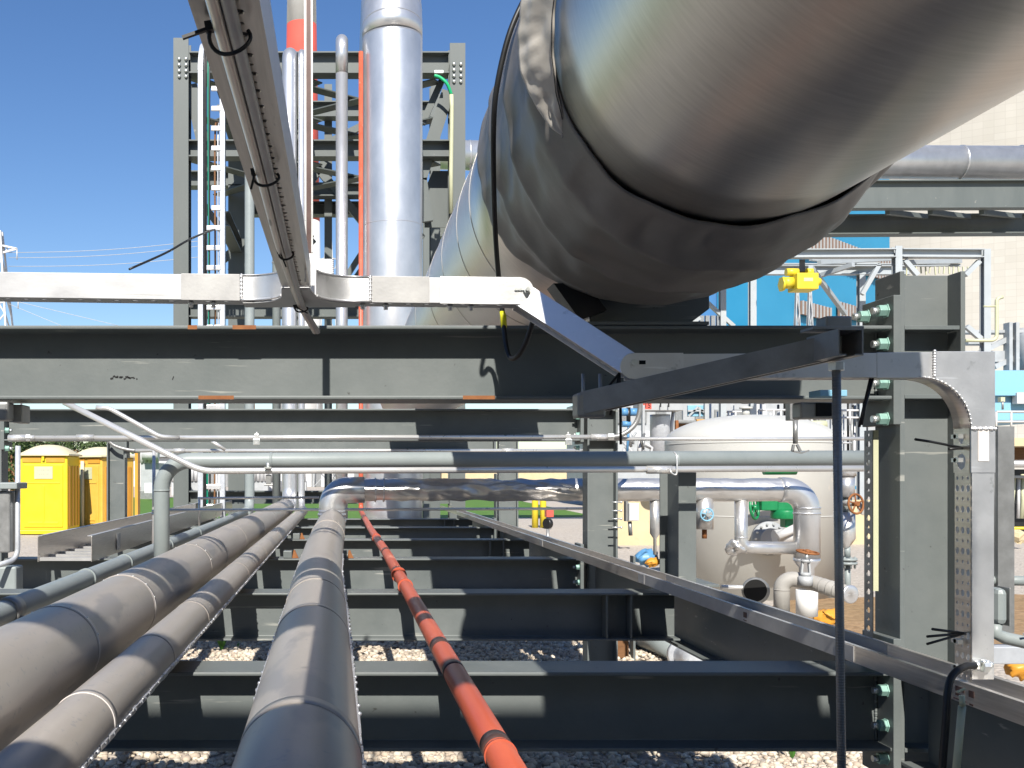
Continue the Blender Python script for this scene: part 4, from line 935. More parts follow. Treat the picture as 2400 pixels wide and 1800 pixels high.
# dark strut ends and bracket under the front beam, right
t = thing('strut_bracket', 'dark strut offcut with a hanging bracket under the front beam, left of the threaded rod', 'strut', (1.25, 2.95, .17))
b = MB(); x0, x1 = px(1862, 3.0), px(1952, 3.0); b.box(x0, x1, 2.96, 3.02, .155, .203); part('strut_end', b, M['strut'], t, .006)
b = MB(); b.box(px(1912, 2.96), px(1948, 2.96), 2.956, 2.962, .162, .2); part('end_void', b, M['darkhole'], t)
b = MB(); b.box(px(1914, 2.9), px(1978, 2.9), 2.88, 2.95, pz(930, 2.9), pz(915, 2.9)); part('pale_clip', b, M['ltblue'], t, .002)
t = thing('beam_clamp', 'dark strut offcut and round-cornered clamp under the left end of the front beam', 'strut', (-1.05, 3.1, .17))
b = MB(); b.box(px(-30, 3.1), px(34, 3.1), 3.04, 3.10, pz(988, 3.1), pz(944, 3.1)); part('strut_end', b, M['strut'], t, .008)
b = MB(); b.box(px(36, 3.16), px(62, 3.16), 3.12, 3.20, pz(992, 3.16), pz(950, 3.16)); part('clamp_plate', b, M['strut'], t, .004)

# ================================================================== conduits
gD = 'shiny conduits across the rack'
def conduit(path, r, label, clamps=(), cpl=(), m='conduit', name='conduit', rad=.08):
    pp = fillet(path, rad); t = thing(name, label, 'conduit', pp[len(pp)//2], gD)
    b = MB(); b.tube(pp, r, 20); part('tube', b, M[m], t)
    for c in clamps:
        c = Vector(c); b = MB(); b.box(c.x-.024, c.x+.024, c.y-r-.012, c.y-r-.003, c.z-r*3.6, c.z-r*.9); part('clamp_block', b, M['zinc'], t, .004)
        b = MB(); b.box(c.x-.015, c.x+.015, c.y-r-.006, c.y+r, c.z-r-.003, c.z+r+.003); b.tube([(c.x, c.y-.005, c.z+r), (c.x, c.y-.005, c.z+r+.018)], .007, 8); part('clamp_strap', b, M['conduit'], t, .003)
    for c in cpl: band(t, 'coupling', c, (1, 0, 0), r*1.3, .12, M['conduit'], 20)
    return t
Ya = 6.98
t = conduit([P(62, 1026, Ya), P(1434, 1024, Ya)], .0155, 'upper shiny conduit along the second upper beam, with two pale clamps', [P(602, 1024, Ya), P(1331, 1024, Ya)], [P(200, 1025, Ya), P(1405, 1024, Ya)])
b = MB(); b.tube([P(20, 1027, Ya), P(62, 1026, Ya)], .024, 16); hexnut(b, P(62, 1026, Ya), (1, 0, 0), .026, .03); b.tube([P(62, 1026, Ya), P(82, 1026, Ya)], .018, 12); part('union_body', b, M['conduit'], t)
b = MB(); b.tube(smooth([P(1434, 1024, Ya), P(1452, 1021, Ya), P(1474, 1009, Ya), P(1491, 990, Ya), P(1499, 965, Ya), P(1500, 940, Ya), P(1498, 925, Ya)]), .0165, 14); part('flexible_tail', b, M['strut'], t)
b = MB(); hexnut(b, P(1424, 1024, Ya), (1, 0, 0), .026, .04); part('union_nut', b, M['zinc'], t)
conduit([P(1400, 1029, 7.02), P(2038, 1028, 7.02)], .0125, 'thin bright conduit crossing in front of the cream tank dome')
Yb = 11.02
t = conduit([P(318, 1056, Yb), P(1362, 1056, Yb)], .019, 'lower thin bright conduit along the third upper beam', [], [P(420, 1056, Yb), P(1190, 1056, Yb)])
b = MB(); b.tube(smooth([P(1362, 1056, Yb), P(1385, 1053, Yb), P(1405, 1043, Yb), P(1414, 1034, Yb)]), .019, 12); b.tube(smooth([P(318, 1056, Yb), P(295, 1053, Yb), P(268, 1044, Yb), P(252, 1030, Yb)]), .019, 12); part('flexible_tail', b, M['strut'], t)
Yc = 4.88
conduit([P(150, 942, Yc), P(472, 1104, Yc), P(2040, 1098, Yc)], .0148, 'front shiny conduit with a long bend up to the left, along the grey pipe', [], [P(1545, 1101, Yc)], rad=.25)
t = thing('conduit_clamp', 'strut clip holding the front conduit below the grey pipe, left of the bright elbow', 'clamp', P(628, 1105, 4.9), 'conduit clips under the grey pipe')
b = MB(); c = P(628, 1105, 4.86); b.box(c.x-.016, c.x+.016, c.y-.02, c.y+.03, c.z+.014, c.z+.022); b.tube([c+Vector((0, 0, .02)), c+Vector((0, 0, .042))], .008, 10); part('strap', b, M['zinc'], t)
b = MB(); b.box(c.x-.012, c.x+.014, c.y+.02, c.y+.05, c.z-.06, c.z-.016); b.box(c.x-.02, c.x+.022, c.y+.022, c.y+.048, c.z-.068, c.z-.06); part('hanger', b, M['strut'], t, .002)
t = thing('conduit_clamp', 'bent wire hook round the grey pipe above the short support post', 'clamp', P(1584, 1090, 4.9), 'conduit clips under the grey pipe')
b = MB(); b.tube(smooth([P(1580, 1060, 4.88), P(1586, 1070, 4.86), P(1586, 1108, 4.85), P(1580, 1112, 4.85), P(1572, 1106, 4.85), P(1570, 1098, 4.86)]), .004, 8); part('hook', b, M['conduit'], t)
conduit([P(225, 955, 6.9), P(256, 957, 6.9), P(376, 1024, 6.9), P(420, 1026, 6.95)], .0155, 'upper left slanting conduit joining the upper shiny conduit', rad=.12)
conduit([P(490, 1030, 10.9), P(528, 1054, 10.9)], .019, 'short slanting stub between the two shiny conduits')
conduit([P(466, 1170, 7.7), P(466, 1168, 7.7), P(748, 1166, 7.7)], .0095, 'upper thin tube ending at the bright elbow of the middle pipe')
conduit([P(388, 1196, 7.72), P(1372, 1192, 7.72)], .0105, 'lower thin tube passing behind the bright elbow of the middle pipe')
t = conduit([P(361, 1050, 7.6), P(360, 1300, 7.6)], .013, 'slim upright tube left of the grey bent riser'); 
for sy in (1198, 1204): band(t, 'collar', P(361, sy, 7.6), (0, 0, 1), .018, .012, M['zinc'], 16)
conduit([P(467, 1165, 7.75), P(467, 1232, 7.75)], .009, 'short upright tube right of the grey bent riser')
conduit([P(42, 1045, 6.6), P(41, 1310, 6.6), P(-20, 1330, 6.4)], .017, 'upright conduit at the left edge in front of the first yellow toilet', m='galv')

# ================================================================== grey cross pipe
t = thing('grey_pipe', 'grey painted pipe rising in a bend at left and crossing level to the right', 'pipe', (-.88, 5, -.6))
xg = X_(379, 5.0); zg = Z_(1080, 5.0)
pp = fillet([(xg, 5, -.72), (xg, 5, zg), (2.58, 5, Z_(1074, 5.0))], .14, 14)
b = MB(); b.tube(pp, .0385, 40); part('pipe_run', b, M['greypipe'], t)
band(t, 'weld_ring', (xg, 5, zg-.145), (0, 0, 1), .0405, .008, M['greypipe']); 
for sx in (636, 1585): band(t, 'strap_ring', P(sx, 1079 if sx < 900 else 1077, 5), (1, 0, 0), .0402, .012, M['greypipe'])
band(t, 'sealed_collar', (xg, 5, -.545), (0, 0, 1), .046, .012, M['tape'])

# ================================================================== left cable ladder tray
t = thing('cable_ladder', 'shallow aluminium ladder tray running away on the left, open end towards the camera', 'cable tray', (-1.84, 7, -.595))
yA, yB = 6.78, 15.4
for x0, x1 in ((-2.02, -2.015), (-1.665, -1.66)):
    b = MB(); b.box(x0, x1, yA, yB, -.593, -.424); part('side_rail', b, M['alu_near'], t, .001)
    b = MB(); b.box(x0 if x0 < -1.9 else x1-.03, x0+.03 if x0 < -1.9 else x1, yA, yB, -.423, -.419); part('rail_lip', b, M['alu_dull'], t)
for k in range(34): b = MB(); b.box(-2.013, -1.667, yA+.02+k*.25, yA+.06+k*.25, -.588, -.565); part('rung', b, M['alu_dull'], t)
b = MB(); b.box(-1.655, -1.652, 7.5, 7.62, -.57, -.45); part('splice_plate', b, M['alu_dull'], t)
# ================================================================== handwheels, valves, flanges
def handwheel(mb, c, axis, Rw, r, spokes=5):
    d, s, u = frame(axis); c = Vector(c); mb.torus(c, d, Rw, r, 28, 8)
    for k in range(spokes):
        a = 2*math.pi*k/spokes + .3; e = s*math.cos(a)+u*math.sin(a); mb.tube([c, c+e*Rw], r*.7, 8)
    mb.tube([c-d*r*2.5, c+d*r*2.5], r*2.2, 12); return mb
# cream tank
TYc, TR = 13.6, 1.08
tx = X_(1757, TYc)
t = thing('storage_tank', 'cream upright tank with a domed top behind the insulated pipe', 'tank', (tx, TYc, GZ))
zt0 = Z_(1036, TYc); dome = [(TR*math.cos(R(a)), zt0 + .36*math.sin(R(a))) for a in range(0, 89, 6)] + [(.004, zt0+.36)]
b = MB(); b.lathe([(TR, GZ), (TR, zt0-.02)] + dome, (tx, TYc, 0), (0, 0, 1), 72); o = part('shell', b, M['cream'], t)
for z_ in (zt0-.03, -.55): band(t, 'weld_band', (tx, TYc, z_), (0, 0, 1), TR+.004, .012, M['cream'], 72)
b = MB(); b.tube([(tx-.05, TYc, zt0+.35), (tx-.05, TYc, zt0+.44)], .05, 16); b.tube([(tx-.05, TYc, zt0+.44), (tx-.05, TYc, zt0+.465)], .085, 16); part('top_nozzle', b, M['cream'], t)
c = P(1800, 1262, 12.5); b = MB(); b.lathe([(.21, 0), (.21, .06), (.13, .065), (.13, .10)], c, (0, -1, 0), 32); mw = part('manway', b, M['plantgrey'], t)
b = MB()
for k in range(14): b.tube([c + Vector((.18*math.cos(k*.449), -.05, .18*math.sin(k*.449))), c + Vector((.18*math.cos(k*.449), -.085, .18*math.sin(k*.449)))], .014, 8)
part('flange_bolts', b, M['zinc'], mw)
c = P(1882, 1232, 12.4)
t = thing('gear_valve', 'green gear-operated valve with a green handwheel in front of the cream tank', 'valve', (c.x, 11.6, c.z))
Yg = 11.9
b = MB(); b.box(X_(1778, Yg), X_(1866, Yg), Yg-.09, Yg+.09, Z_(1196, Yg), Z_(1166, Yg)); b.tube([P(1840, 1195, Yg), P(1840, 1216, Yg)], .16, 20); part('gear_box', b, M['green'], t, .012)
b = MB(); b.box(X_(1836, Yg), X_(1868, Yg), Yg-.06, Yg+.1, Z_(1236, Yg), Z_(1205, Yg)); b.box(X_(1815, Yg), X_(1832, Yg), Yg-.1, Yg-.05, Z_(1196, Yg), Z_(1170, Yg)); part('valve_neck', b, M['green'], t, .01)
b = MB(); handwheel(b, P(1768, 1190, Yg-.1), (.75, -.66, .1), .13, .016); part('handwheel', b, M['green'], t)
b = MB(); b.tube([P(1815, 1260, Yg), P(1885, 1252, Yg)], .09, 20); b.tube([P(1822, 1258, Yg-.1), P(1870, 1235, Yg-.1)], .05, 12); part('lever_arm', b, M['plantwhite'], t)
b = MB(); b.tube([P(1865, 1102, Yg), P(1790, 1102, Yg)], .055, 14); part('top_actuator', b, M['green'], t)
# drain valve with a pale handwheel on the first drop
c = P(1657, 1206, 7.38)
t = thing('drain_valve', 'small drain valve with a pale blue handwheel on the insulated drop leg', 'valve', c)
b = MB(); handwheel(b, c, (0, -1, 0), .045, .006, 6); part('handwheel', b, M['ltblue'], t); b = MB(); b.tube([c, c+Vector((0, .09, 0))], .016, 12); hexnut(b, c+Vector((0, -.015, 0)), (0, -1, 0), .016, .01); part('stem', b, M['zinc'], t)
# control-valve cluster at the foot of the bright run
Yv = 6.95
t = thing('wrapped_pipe', 'grey wrapped pipe with a round pale end disc, behind the threaded rod', 'pipe', P(1900, 1370, Yv))
pp = fillet([P(1832, 1440, Yv), P(1832, 1352, Yv), P(1905, 1366, Yv-.05), P(1992, 1393, Yv-.3)], .07, 8)
b = MB(); b.tube(pp, .052, 28); part('wrap', b, M['insul'], t)
dd = (pp[-1]-pp[-2]).normalized()
for f in (.2, .42, .62, .8): band(t, 'wrap_seam', Vector(pp[-2])*(1-f)+Vector(pp[-1])*f, dd, .0535, .006, M['insul'], 28)
band(t, 'wrap_seam', P(1832, 1382, Yv), (0, 0, 1), .0535, .008, M['insul'], 28)
b = MB(); b.lathe([(.058, 0), (.060, .004), (.060, .014), (.052, .018), (.001, .018)], pp[-1]-dd*.005, (.25, -.95, .03), 32); part('end_disc', b, M['silver'], t)
t = thing('globe_valve', 'grey globe valve with a flat rusty orange handwheel on the wrapped pipe', 'valve', P(1888, 1362, Yv-.1))
c = P(1893, 1294, Yv-.1)
b = MB(); handwheel(b, c, (.1, -.12, 1), .068, .007, 5); part('handwheel', b, M['rust'], t)
b = MB(); b.tube([c, P(1888, 1318, Yv-.1)], .011, 12); part('stem', b, M['zinc'], t)
b = MB()
for dx in (-.028, .028): b.bar(P(1888, 1312, Yv-.1) + Vector((dx*.7, 0, 0)), P(1888, 1345, Yv-.1) + Vector((dx, 0, 0)), .012, .02)
b.tube([P(1888, 1311, Yv-.1), P(1888, 1318, Yv-.1)], .03, 14); b.tube([P(1888, 1342, Yv-.1), P(1888, 1350, Yv-.1)], .034, 16); b.tube([P(1888, 1350, Yv-.1), P(1888, 1372, Yv-.1)], .045, 20); part('yoke', b, M['plantgrey'], t)
t = thing('valve_column', 'upright flanged pipe with aluminium jackets and a brown handwheel, right of the threaded rod', 'pipe', P(1988, 1390, 8.4))
Yw = 8.4
b = MB(); b.tube([P(1984, 1096, Yw), P(1984, 1116, Yw)], .075, 20); b.tube([P(1984, 1116, Yw), P(1984, 1165, Yw)], .063, 24); part('jacket', b, M['silver'], t)
b = MB(); b.tube([P(1985, 1200, Yw), P(1985, 1262, Yw), P(1985, 1280, Yw), P(1986, 1281, Yw)], [.063, .066, .034, .03], 24); part('jacket', b, M['foil'], t)
b = MB(); b.tube([P(1984, 1165, Yw), P(1985, 1200, Yw)], .04, 16); b.tube([P(1986, 1280, Yw), P(1986, 1306, Yw)], .024, 16); b.tube([P(1986, 1322, Yw), P(1987, 1400, Yw)], .024, 16); part('spool', b, M['greypipe'], t)
b = MB(); b.lathe([(.075, 0), (.075, .022)], P(1986, 1314, Yw), (0, 0, 1), 28); b.lathe([(.075, 0), (.075, .022)], P(1986, 1323, Yw), (0, 0, 1), 28)
for k in range(8): a = k*.785; b.tube([P(1986, 1308, Yw)+Vector((.06*math.cos(a), .06*math.sin(a), .012)), P(1986, 1328, Yw)+Vector((.06*math.cos(a), .06*math.sin(a), -.012))], .008, 8)
part('flange_pair', b, M['greypipe'], t)
c = P(2006, 1181, Yw-.2); b = MB(); handwheel(b, c, (.35, -.93, .1), .078, .009, 5); part('handwheel', b, M['rust'], t)
b = MB(); b.tube([c, c+Vector((-.04, .2, 0))], .02, 12); b.tube([P(2028, 1190, Yw-.15), P(2028, 1191, Yw-.10)], .06, 16); part('stem', b, M['insul'], t)
# flange blank in front of the tank, dark face
t = thing('blind_flange', 'dark round flange on a thin bracket above the side girder', 'flange', P(1772, 1380, 8))
b = MB(); b.lathe([(.105, 0), (.105, .025), (.09, .03), (.09, .032)], P(1770, 1384, 8), (-.1, -1, -.1), 32); part('disc', b, M['strut'], t)
b = MB(); b.lathe([(.088, 0), (.088, .003)], P(1770, 1384, 7.965), (-.1, -1, -.1), 32); part('dark_face', b, M['darkhole'], t)
b = MB(); b.tube([P(1690, 1376, 8), P(1800, 1378, 8)], .018, 10); part('bracket', b, M['conduit'], t)
# small junction box and studs on the middle column
t = thing('junction_box', 'small pale grey box clamped to the right edge of the middle column', 'electrical box', P(1482, 1205, 7.0))
b = MB(); b.box(X_(1471, 7.0), X_(1494, 7.0), 6.96, 7.08, Z_(1220, 7), Z_(1179, 7)); part('box_body', b, M['plantwhite'], t, .004)
b = MB(); b.box(X_(1464, 7.03), X_(1470, 7.03), 7.0, 7.05, Z_(1222, 7), Z_(1175, 7)); b.tube([P(1476, 1222, 7.0), P(1478, 1255, 7.0)], .014, 10); part('mount', b, M['strut'], t)
b = MB()
for sy in (1177, 1197, 1216, 1236): b.tube([P(1434, sy, 6.98), P(1455, sy, 6.98)], .0045, 8); b.sphere(P(1456, sy, 6.98), .009, 8, 5)
part('stud_row', b, M['zinc'], t)
# strut with slots behind the near column, dark upright right of the channel, conduit body
t = thing('slotted_angle', 'yellowish slotted angle fixed to the left side of the near right column', 'strut', P(2050, 1500, 3.12))
Ys = 3.12
b = MB(); b.box(X_(2047, Ys), X_(2059, Ys), Ys, Ys+.004, Z_(1385, Ys), Z_(1008, Ys)); part('pale_leg', b, M['pvc'], t)
b = MB(); b.perf((X_(2045, Ys), Ys, Z_(1530, Ys)), (0, 1, 0), (0, 0, 1), 1, 24, .05, (522/F*Ys)/24, .022, .02, .003); part('slotted_leg', b, M['strut'], t)
t = thing('strut_upright', 'dark galvanised upright strut just right of the vertical channel', 'strut', P(2346, 1480, 3.3))
b = MB(); b.prism(prof, P(2346, 1480, 3.3), P(2346, 1000, 3.3), up=(0, -1, 0)); part('strut_body', b, M['strut'], t)
b = MB(); b.tube([P(2327, 1370, 3.3), P(2325, 1050, 3.3)], .006, 10); part('thin_tube', b, M['galv'], t)
c = P(2340, 1420, 3.2)
t = thing('pull_box', 'grey rounded conduit fitting with a cover, right of the vertical channel', 'conduit fitting', c)
b = MB(); b.box(c.x-.022, c.x+.014, c.y-.03, c.y+.03, c.z-.058, c.z+.058); part('body', b, M['greypipe'], t, .018)
b = MB(); b.box(c.x+.0145, c.x+.0185, c.y-.032, c.y+.032, c.z-.06, c.z+.06); part('cover', b, M['strut'], t, .004)
b = MB(); b.tube([c + Vector((-.01, 0, -.055)), c + Vector((-.01, 0, -.085)), c + Vector((.02, 0, -.10)), c + Vector((.25, -.1, -.15))], .02, 14); b.tube([c+Vector((.0, .1, .07)), c+Vector((.3, .1, .065))], .016, 12); part('conduit_tail', b, M['greypipe'], t)
b = MB(); c2 = c + Vector((.085, -.05, -.115))
b.tube(smooth([c2+Vector((-.005, -.02, .03)), c2+Vector((.012, -.03, .0)), c2+Vector((0, -.02, -.035)), c2+Vector((-.012, -.01, -.01)), c2+Vector((-.02, 0, .03)), c2+Vector((-.04, 0, .035))]), .004, 8); part('white_tie', b, M['tape'], t)
t = MB(); t.box(1.82, 2.75, 3.52, 3.58, -.66, -.60); solo('pale_strut', t, M['galv'], 'pale blue grey strut lying level behind the foot of the vertical channel', 'strut', bevel=.004)

# ================================================================== yellow toilets
M['amber2'] = mat('faded_amber_plastic', (.80, .46, .06), (.84, .52, .10), .45, 0, 3)
def toilet(x0, x1, Y, dep, ztop, rot, label, mm='yellow'):
    cx = (x0+x1)/2; t = thing('portable_toilet', label, 'portable toilet', (cx, Y+dep/2, GZ), 'yellow portable toilets'); w_ = (x1-x0)
    Mx = Matrix.Rotation(rot, 4, 'Z')
    def L(b):
        b.v = [Vector((cx, Y+dep/2, 0)) + Mx @ (v - Vector((cx, Y+dep/2, 0))) for v in b.v]; return b
    zb_ = ztop - .32
    b = MB(); b.box(x0+.03, x1-.03, Y+.04, Y+dep, GZ+.12, zb_); part('cabin', L(b), M[mm], t, .03)
    for k in range(4):
        b = MB(); b.box(x1-.035, x1-.012, Y+.15+k*.28, Y+.3+k*.28, GZ+.2, zb_-.25); part('side_rib', L(b), M['amber'], t, .015)
    b = MB(); b.box(x0+.14, x1-.14, Y+.015, Y+.039, GZ+.2, zb_-.22); dr = part('door', L(b), M[mm], t, .015)
    b = MB(); b.box(cx-.02, cx+.03, Y-.002, Y+.0145, GZ+.3, zb_-.75); b.box(x0+.2, x1-.2, Y, Y+.0145, zb_-.70, zb_-.66); b.box(x0+.25, x1-.25, Y, Y+.0145, GZ+.28, GZ+.33); part('door_rib', L(b), M[mm], dr, .006)
    b = MB(); b.box(cx-.22, cx+.24, Y-.004, Y+.0145, zb_-.58, zb_-.27); part('notice', L(b), M['pvc'], dr, .004)
    b = MB()
    for k, wd in enumerate((.3, .22)):
        for q in range(7): 
            xx = cx-.14+q*.045; b.box(xx, xx+.028*(1+.3*math.sin(q*3)), Y-.0055, Y-.0042, zb_-.37-k*.1, zb_-.345-k*.1)
    part('faded_print', L(b), M['insul'], dr)
    b = MB(); b.box(x0-.01, x1+.01, Y, Y+dep+.02, GZ+.02, GZ+.13); part('skid', L(b), M[mm], t, .02)
    b = MB()
    for s in (0, 1): b.box(x0+.1+s*(w_/2-.04), x0+w_/2-.06+s*(w_/2-.04), Y+.02, Y+.05, zb_-.16, zb_-.03)
    part('vent_grille', L(b), M['amber'], t)
    b = MB(); n1 = 14; vs = []; fs = []
    for i in range(n1+1):
        for j in range(n1+1):
            u = i/n1*2-1; v = j/n1*2-1; vs.append((cx+u*(w_/2+.03), Y+dep/2+v*(dep/2+.05), zb_ + .04 + .25*(1-abs(u)**2.4)*(1-abs(v)**3)))
    for i in range(n1):
        for j in range(n1): fs.append((i*(n1+1)+j, (i+1)*(n1+1)+j, (i+1)*(n1+1)+j+1, i*(n1+1)+j+1))
    b.add(vs, fs, True); b.box(cx-w_/2-.03, cx+w_/2+.03, Y-.05, Y+dep+.05, zb_-.0, zb_+.039); part('roof', L(b), M['whiteplastic'], t, .01)
    b = MB(); b.tube([(x0+.55, Y-.06, GZ+.05), (x0+.55, Y-.06, zb_-.1)], .05, 10) if rot else b.box(cx-.03, cx+.03, Y-.02, Y+.014, zb_-.12, zb_-.02); part('vent_pipe' if rot else 'front_latch', L(b), M['whiteplastic'] if rot else M[mm], t)
toilet(-8.12, -6.86, 25.6, 1.25, .735, 0, 'bright yellow portable toilet with a pale domed roof at the left edge')
toilet(-7.15, -5.95, 27.3, 1.25, .72, R(-32), 'amber yellow portable toilet half hidden behind a grey column', 'amber2')
tt = MB(); tt.box(X_(316, 26), X_(323, 26), 26, 26.3, GZ, Z_(1062, 26)); solo('yellow_post', tt, M['amber'], 'narrow orange yellow upright right of the grey left column', 'post')

# ================================================================== chimney, towers, buildings
t = thing('chimney', 'tall red and white chimney behind the steel tower', 'chimney', (X_(707, 200), 200, GZ))
Yh = 200
def rch(sy): return (35 + (sy-60)*.0165)/F*Yh
for (s0, s1, m_) in ((1135, 521, 'white'), (521, 60, 'red'), (60, -500, 'white')):
    b = MB(); b.tube([(X_(707, Yh), Yh, Z_(s0, Yh)), (X_(707, Yh), Yh, Z_(s1, Yh))], [rch(s0), rch(s1)], 40, True); part('band', b, M[m_], t)
def lattice_tower(name, label, cx, Y, ztop, wb, arms, m, r=.12):
    t = thing(name, label, 'power pylon', (cx, Y, GZ)); b = MB(); n = 9
    for i in range(n):
        z0, z1 = GZ + (ztop-GZ)*i/n, GZ + (ztop-GZ)*(i+1)/n; w0, w1 = wb*(1-.88*i/n), wb*(1-.88*(i+1)/n)
        for sx, sy in ((1, 1), (1, -1), (-1, -1), (-1, 1)):
            b.bar((cx+sx*w0, Y+sy*w0, z0), (cx+sx*w1, Y+sy*w1, z1), r, r)
        for (s0, s1) in (((1, -1), (-1, -1)), ((-1, -1), (1, -1)), ((1, 1), (1, -1)), ((-1, 1), (-1, -1))):
            b.bar((cx+s0[0]*w0, Y+s0[1]*w0, z0), (cx+s1[0]*w1, Y+s1[1]*w1, z1), r*.7, r*.7)
    part('lattice', b, m, t)
    for z, L_ in arms:
        b = MB()
        for s in (-1, 1):
            b.bar((cx, Y-.5, z-.5), (cx+s*L_, Y, z+.5), r, r); b.bar((cx, Y-.5, z+1.1), (cx+s*L_, Y, z+.5), r, r)
            for k in range(1, 5): b.bar((cx+s*L_*k/5, Y, z-.4+.9*k/5), (cx+s*L_*(k+.5)/5, Y, z+.9-.3*k/5), r*.6, r*.6)
            b.tube([(cx+s*L_, Y, z+.5), (cx+s*L_, Y, z-1.3)], .1, 6)
        part('crossarm', b, m, t)
lattice_tower('pylon', 'pale lattice power pylon at the left edge of the sky', X_(-4, 170), 170, 40, 4, ((Z_(590, 170), 3.1), (Z_(705, 170), 3.3)), M['plantwhite'], .3)
lattice_tower('lattice_mast', 'thin lattice mast seen through the steel tower', X_(770, 110), 110, 28, 1.6, ((19, 2.2), (22, 1.8)), M['plantgrey'], .09)
lattice_tower('lattice_mast', 'thin red-tipped lattice mast left of the overhead channel', X_(578, 120), 120, 27, 1.2, ((20, 1.4),), M['rust'], .09)
for k, (ya, yb, sag) in enumerate(((592, 562, 8), (604, 574, 9), (624, 600, 8), (702, 764, 0), (712, 820, 0))):
    b = MB(); b.tube([P(20 + f*(470 if k < 3 else 260), ya + (yb-ya)*f + sag*math.sin(math.pi*f), 170) for f in [i/10 for i in range(11)]], .045, 6)
    solo('power_line', b, M['plantgrey'], ['topmost faint power line right of the pylon', 'second faint power line right of the pylon', 'third faint power line right of the pylon', 'upper thin line falling right below the bright channel', 'lowest thin line falling right below the bright channel'][k], 'power line', 'power lines at the pylon')

# cooling tower: huge pale concrete shell on the right
Yt = 150; xc = X_(2072, Yt) + 52
n = 160; hs_ = [GZ + i*3. for i in range(30)]
b = MB(); vs = []; fs = []
rsh = lambda z: 52 + 2.1*((z-40)/40)**2
for z in hs_:
    for k in range(n): a = 2*math.pi*k/n; vs.append((xc + rsh(z)*math.cos(a), Yt + 60 + rsh(z)*math.sin(a), z))
for i in range(len(hs_)-1):
    for k in range(n): fs.append((i*n+k, i*n+(k+1) % n, (i+1)*n+(k+1) % n, (i+1)*n+k))
b.add(vs, fs, True)
mc = bpy.data.materials.new('shell_concrete'); mc.use_nodes = True; N = mc.node_tree.nodes; L = mc.node_tree.links
uvn = N.new('ShaderNodeUVMap'); br = N.new('ShaderNodeTexBrick'); br.offset = 0; br.inputs['Scale'].default_value = 1.; br.inputs['Brick Width'].default_value = 1.5; br.inputs['Row Height'].default_value = 1.1
br.inputs['Mortar Size'].default_value = .035; br.inputs['Mortar Smooth'].default_value = .5; br.inputs['Color1'].default_value = (.43, .405, .355, 1); br.inputs['Color2'].default_value = (.465, .44, .39, 1); br.inputs['Mortar'].default_value = (.38, .355, .31, 1)
L.new(uvn.outputs[0], br.inputs['Vector']); nz = N.new('ShaderNodeTexNoise'); nz.inputs['Scale'].default_value = .06; nz.inputs['Detail'].default_value = 9; mp = N.new('ShaderNodeMapping'); mp.inputs['Scale'].default_value = (1.6, .5, 1)
L.new(uvn.outputs[0], mp.inputs[0]); L.new(mp.outputs[0], nz.inputs['Vector']); mxx = N.new('ShaderNodeMix'); mxx.data_type = 'RGBA'; mxx.blend_type = 'MULTIPLY'; mxx.inputs[0].default_value = 1
rmp = N.new('ShaderNodeMapRange'); rmp.inputs['From Min'].default_value = .3; rmp.inputs['From Max'].default_value = .7; rmp.inputs['To Min'].default_value = .86; rmp.inputs['To Max'].default_value = 1.06
L.new(nz.outputs['Fac'], rmp.inputs['Value']); L.new(br.outputs['Color'], mxx.inputs[6]); L.new(rmp.outputs[0], mxx.inputs[7]); L.new(mxx.outputs[2], N['Principled BSDF'].inputs['Base Color']); N['Principled BSDF'].inputs['Roughness'].default_value = .85
t = thing('cooling_tower', 'huge pale concrete cooling tower filling the right background', 'cooling tower', (xc, Yt+60, GZ)); o = part('shell', b, mc, t)
uv = o.data.uv_layers.new(name='UVMap')
for pl_ in o.data.polygons:
    aa = [math.atan2(o.data.vertices[o.data.loops[li].vertex_index].co.y, o.data.vertices[o.data.loops[li].vertex_index].co.x) % (2*math.pi) for li in pl_.loop_indices]
    if max(aa) - min(aa) > 3: aa = [a if a > 3 else a + 2*math.pi for a in aa]
    for li, a in zip(pl_.loop_indices, aa): uv.data[li].uv = (a*52, o.data.vertices[o.data.loops[li].vertex_index].co.z)
# blue boiler house with brown louvre bands
t = thing('boiler_house', 'bright blue clad building with brown louvre bands behind the yellow hoist', 'building', (X_(1900, 90), 90, GZ))
A = Vector((X_(1752, 80), 80, 0)); Bp = Vector((X_(2085, 100), 100, 0)); dr_ = (Bp-A).normalized(); nr = Vector((dr_.y, -dr_.x, 0)); LW = (Bp-A).length
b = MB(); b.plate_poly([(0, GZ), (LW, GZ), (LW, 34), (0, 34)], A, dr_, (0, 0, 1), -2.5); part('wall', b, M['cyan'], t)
def lv(f0, f1, z0, z1):
    b = MB(); b.plate_poly([(LW*f0, z0), (LW*f1, z0), (LW*f1, z1), (LW*f0, z1)], A + nr*.25, dr_, (0, 0, 1), .2); o = part('louvre_band', b, M['brownlouvre'], t)
    b = MB(); k = 0
    while LW*f0 + k*.7 < LW*f1: b.plate_poly([(LW*f0+k*.7, z0), (LW*f0+k*.7+.12, z0), (LW*f0+k*.7+.12, z1), (LW*f0+k*.7, z1)], A + nr*.45, dr_, (0, 0, 1), .1); k += 1
    part('mullion', b, M['plantgrey'], o)
def zA(sy, f): return Z_(sy, 80 + 20*f)
lv(.30, .50, zA(736, .28), zA(704, .28)); lv(.56, .82, zA(745, .6), zA(712, .6)); lv(.30, .98, zA(690, .6)+2.4, zA(660, .6)+3.4)
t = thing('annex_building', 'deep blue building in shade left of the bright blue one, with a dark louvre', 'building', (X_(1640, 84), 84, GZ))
b = MB(); b.box(X_(1590, 82), X_(1752, 82), 82, 96, GZ, 26); part('wall', b, M['blue'], t)
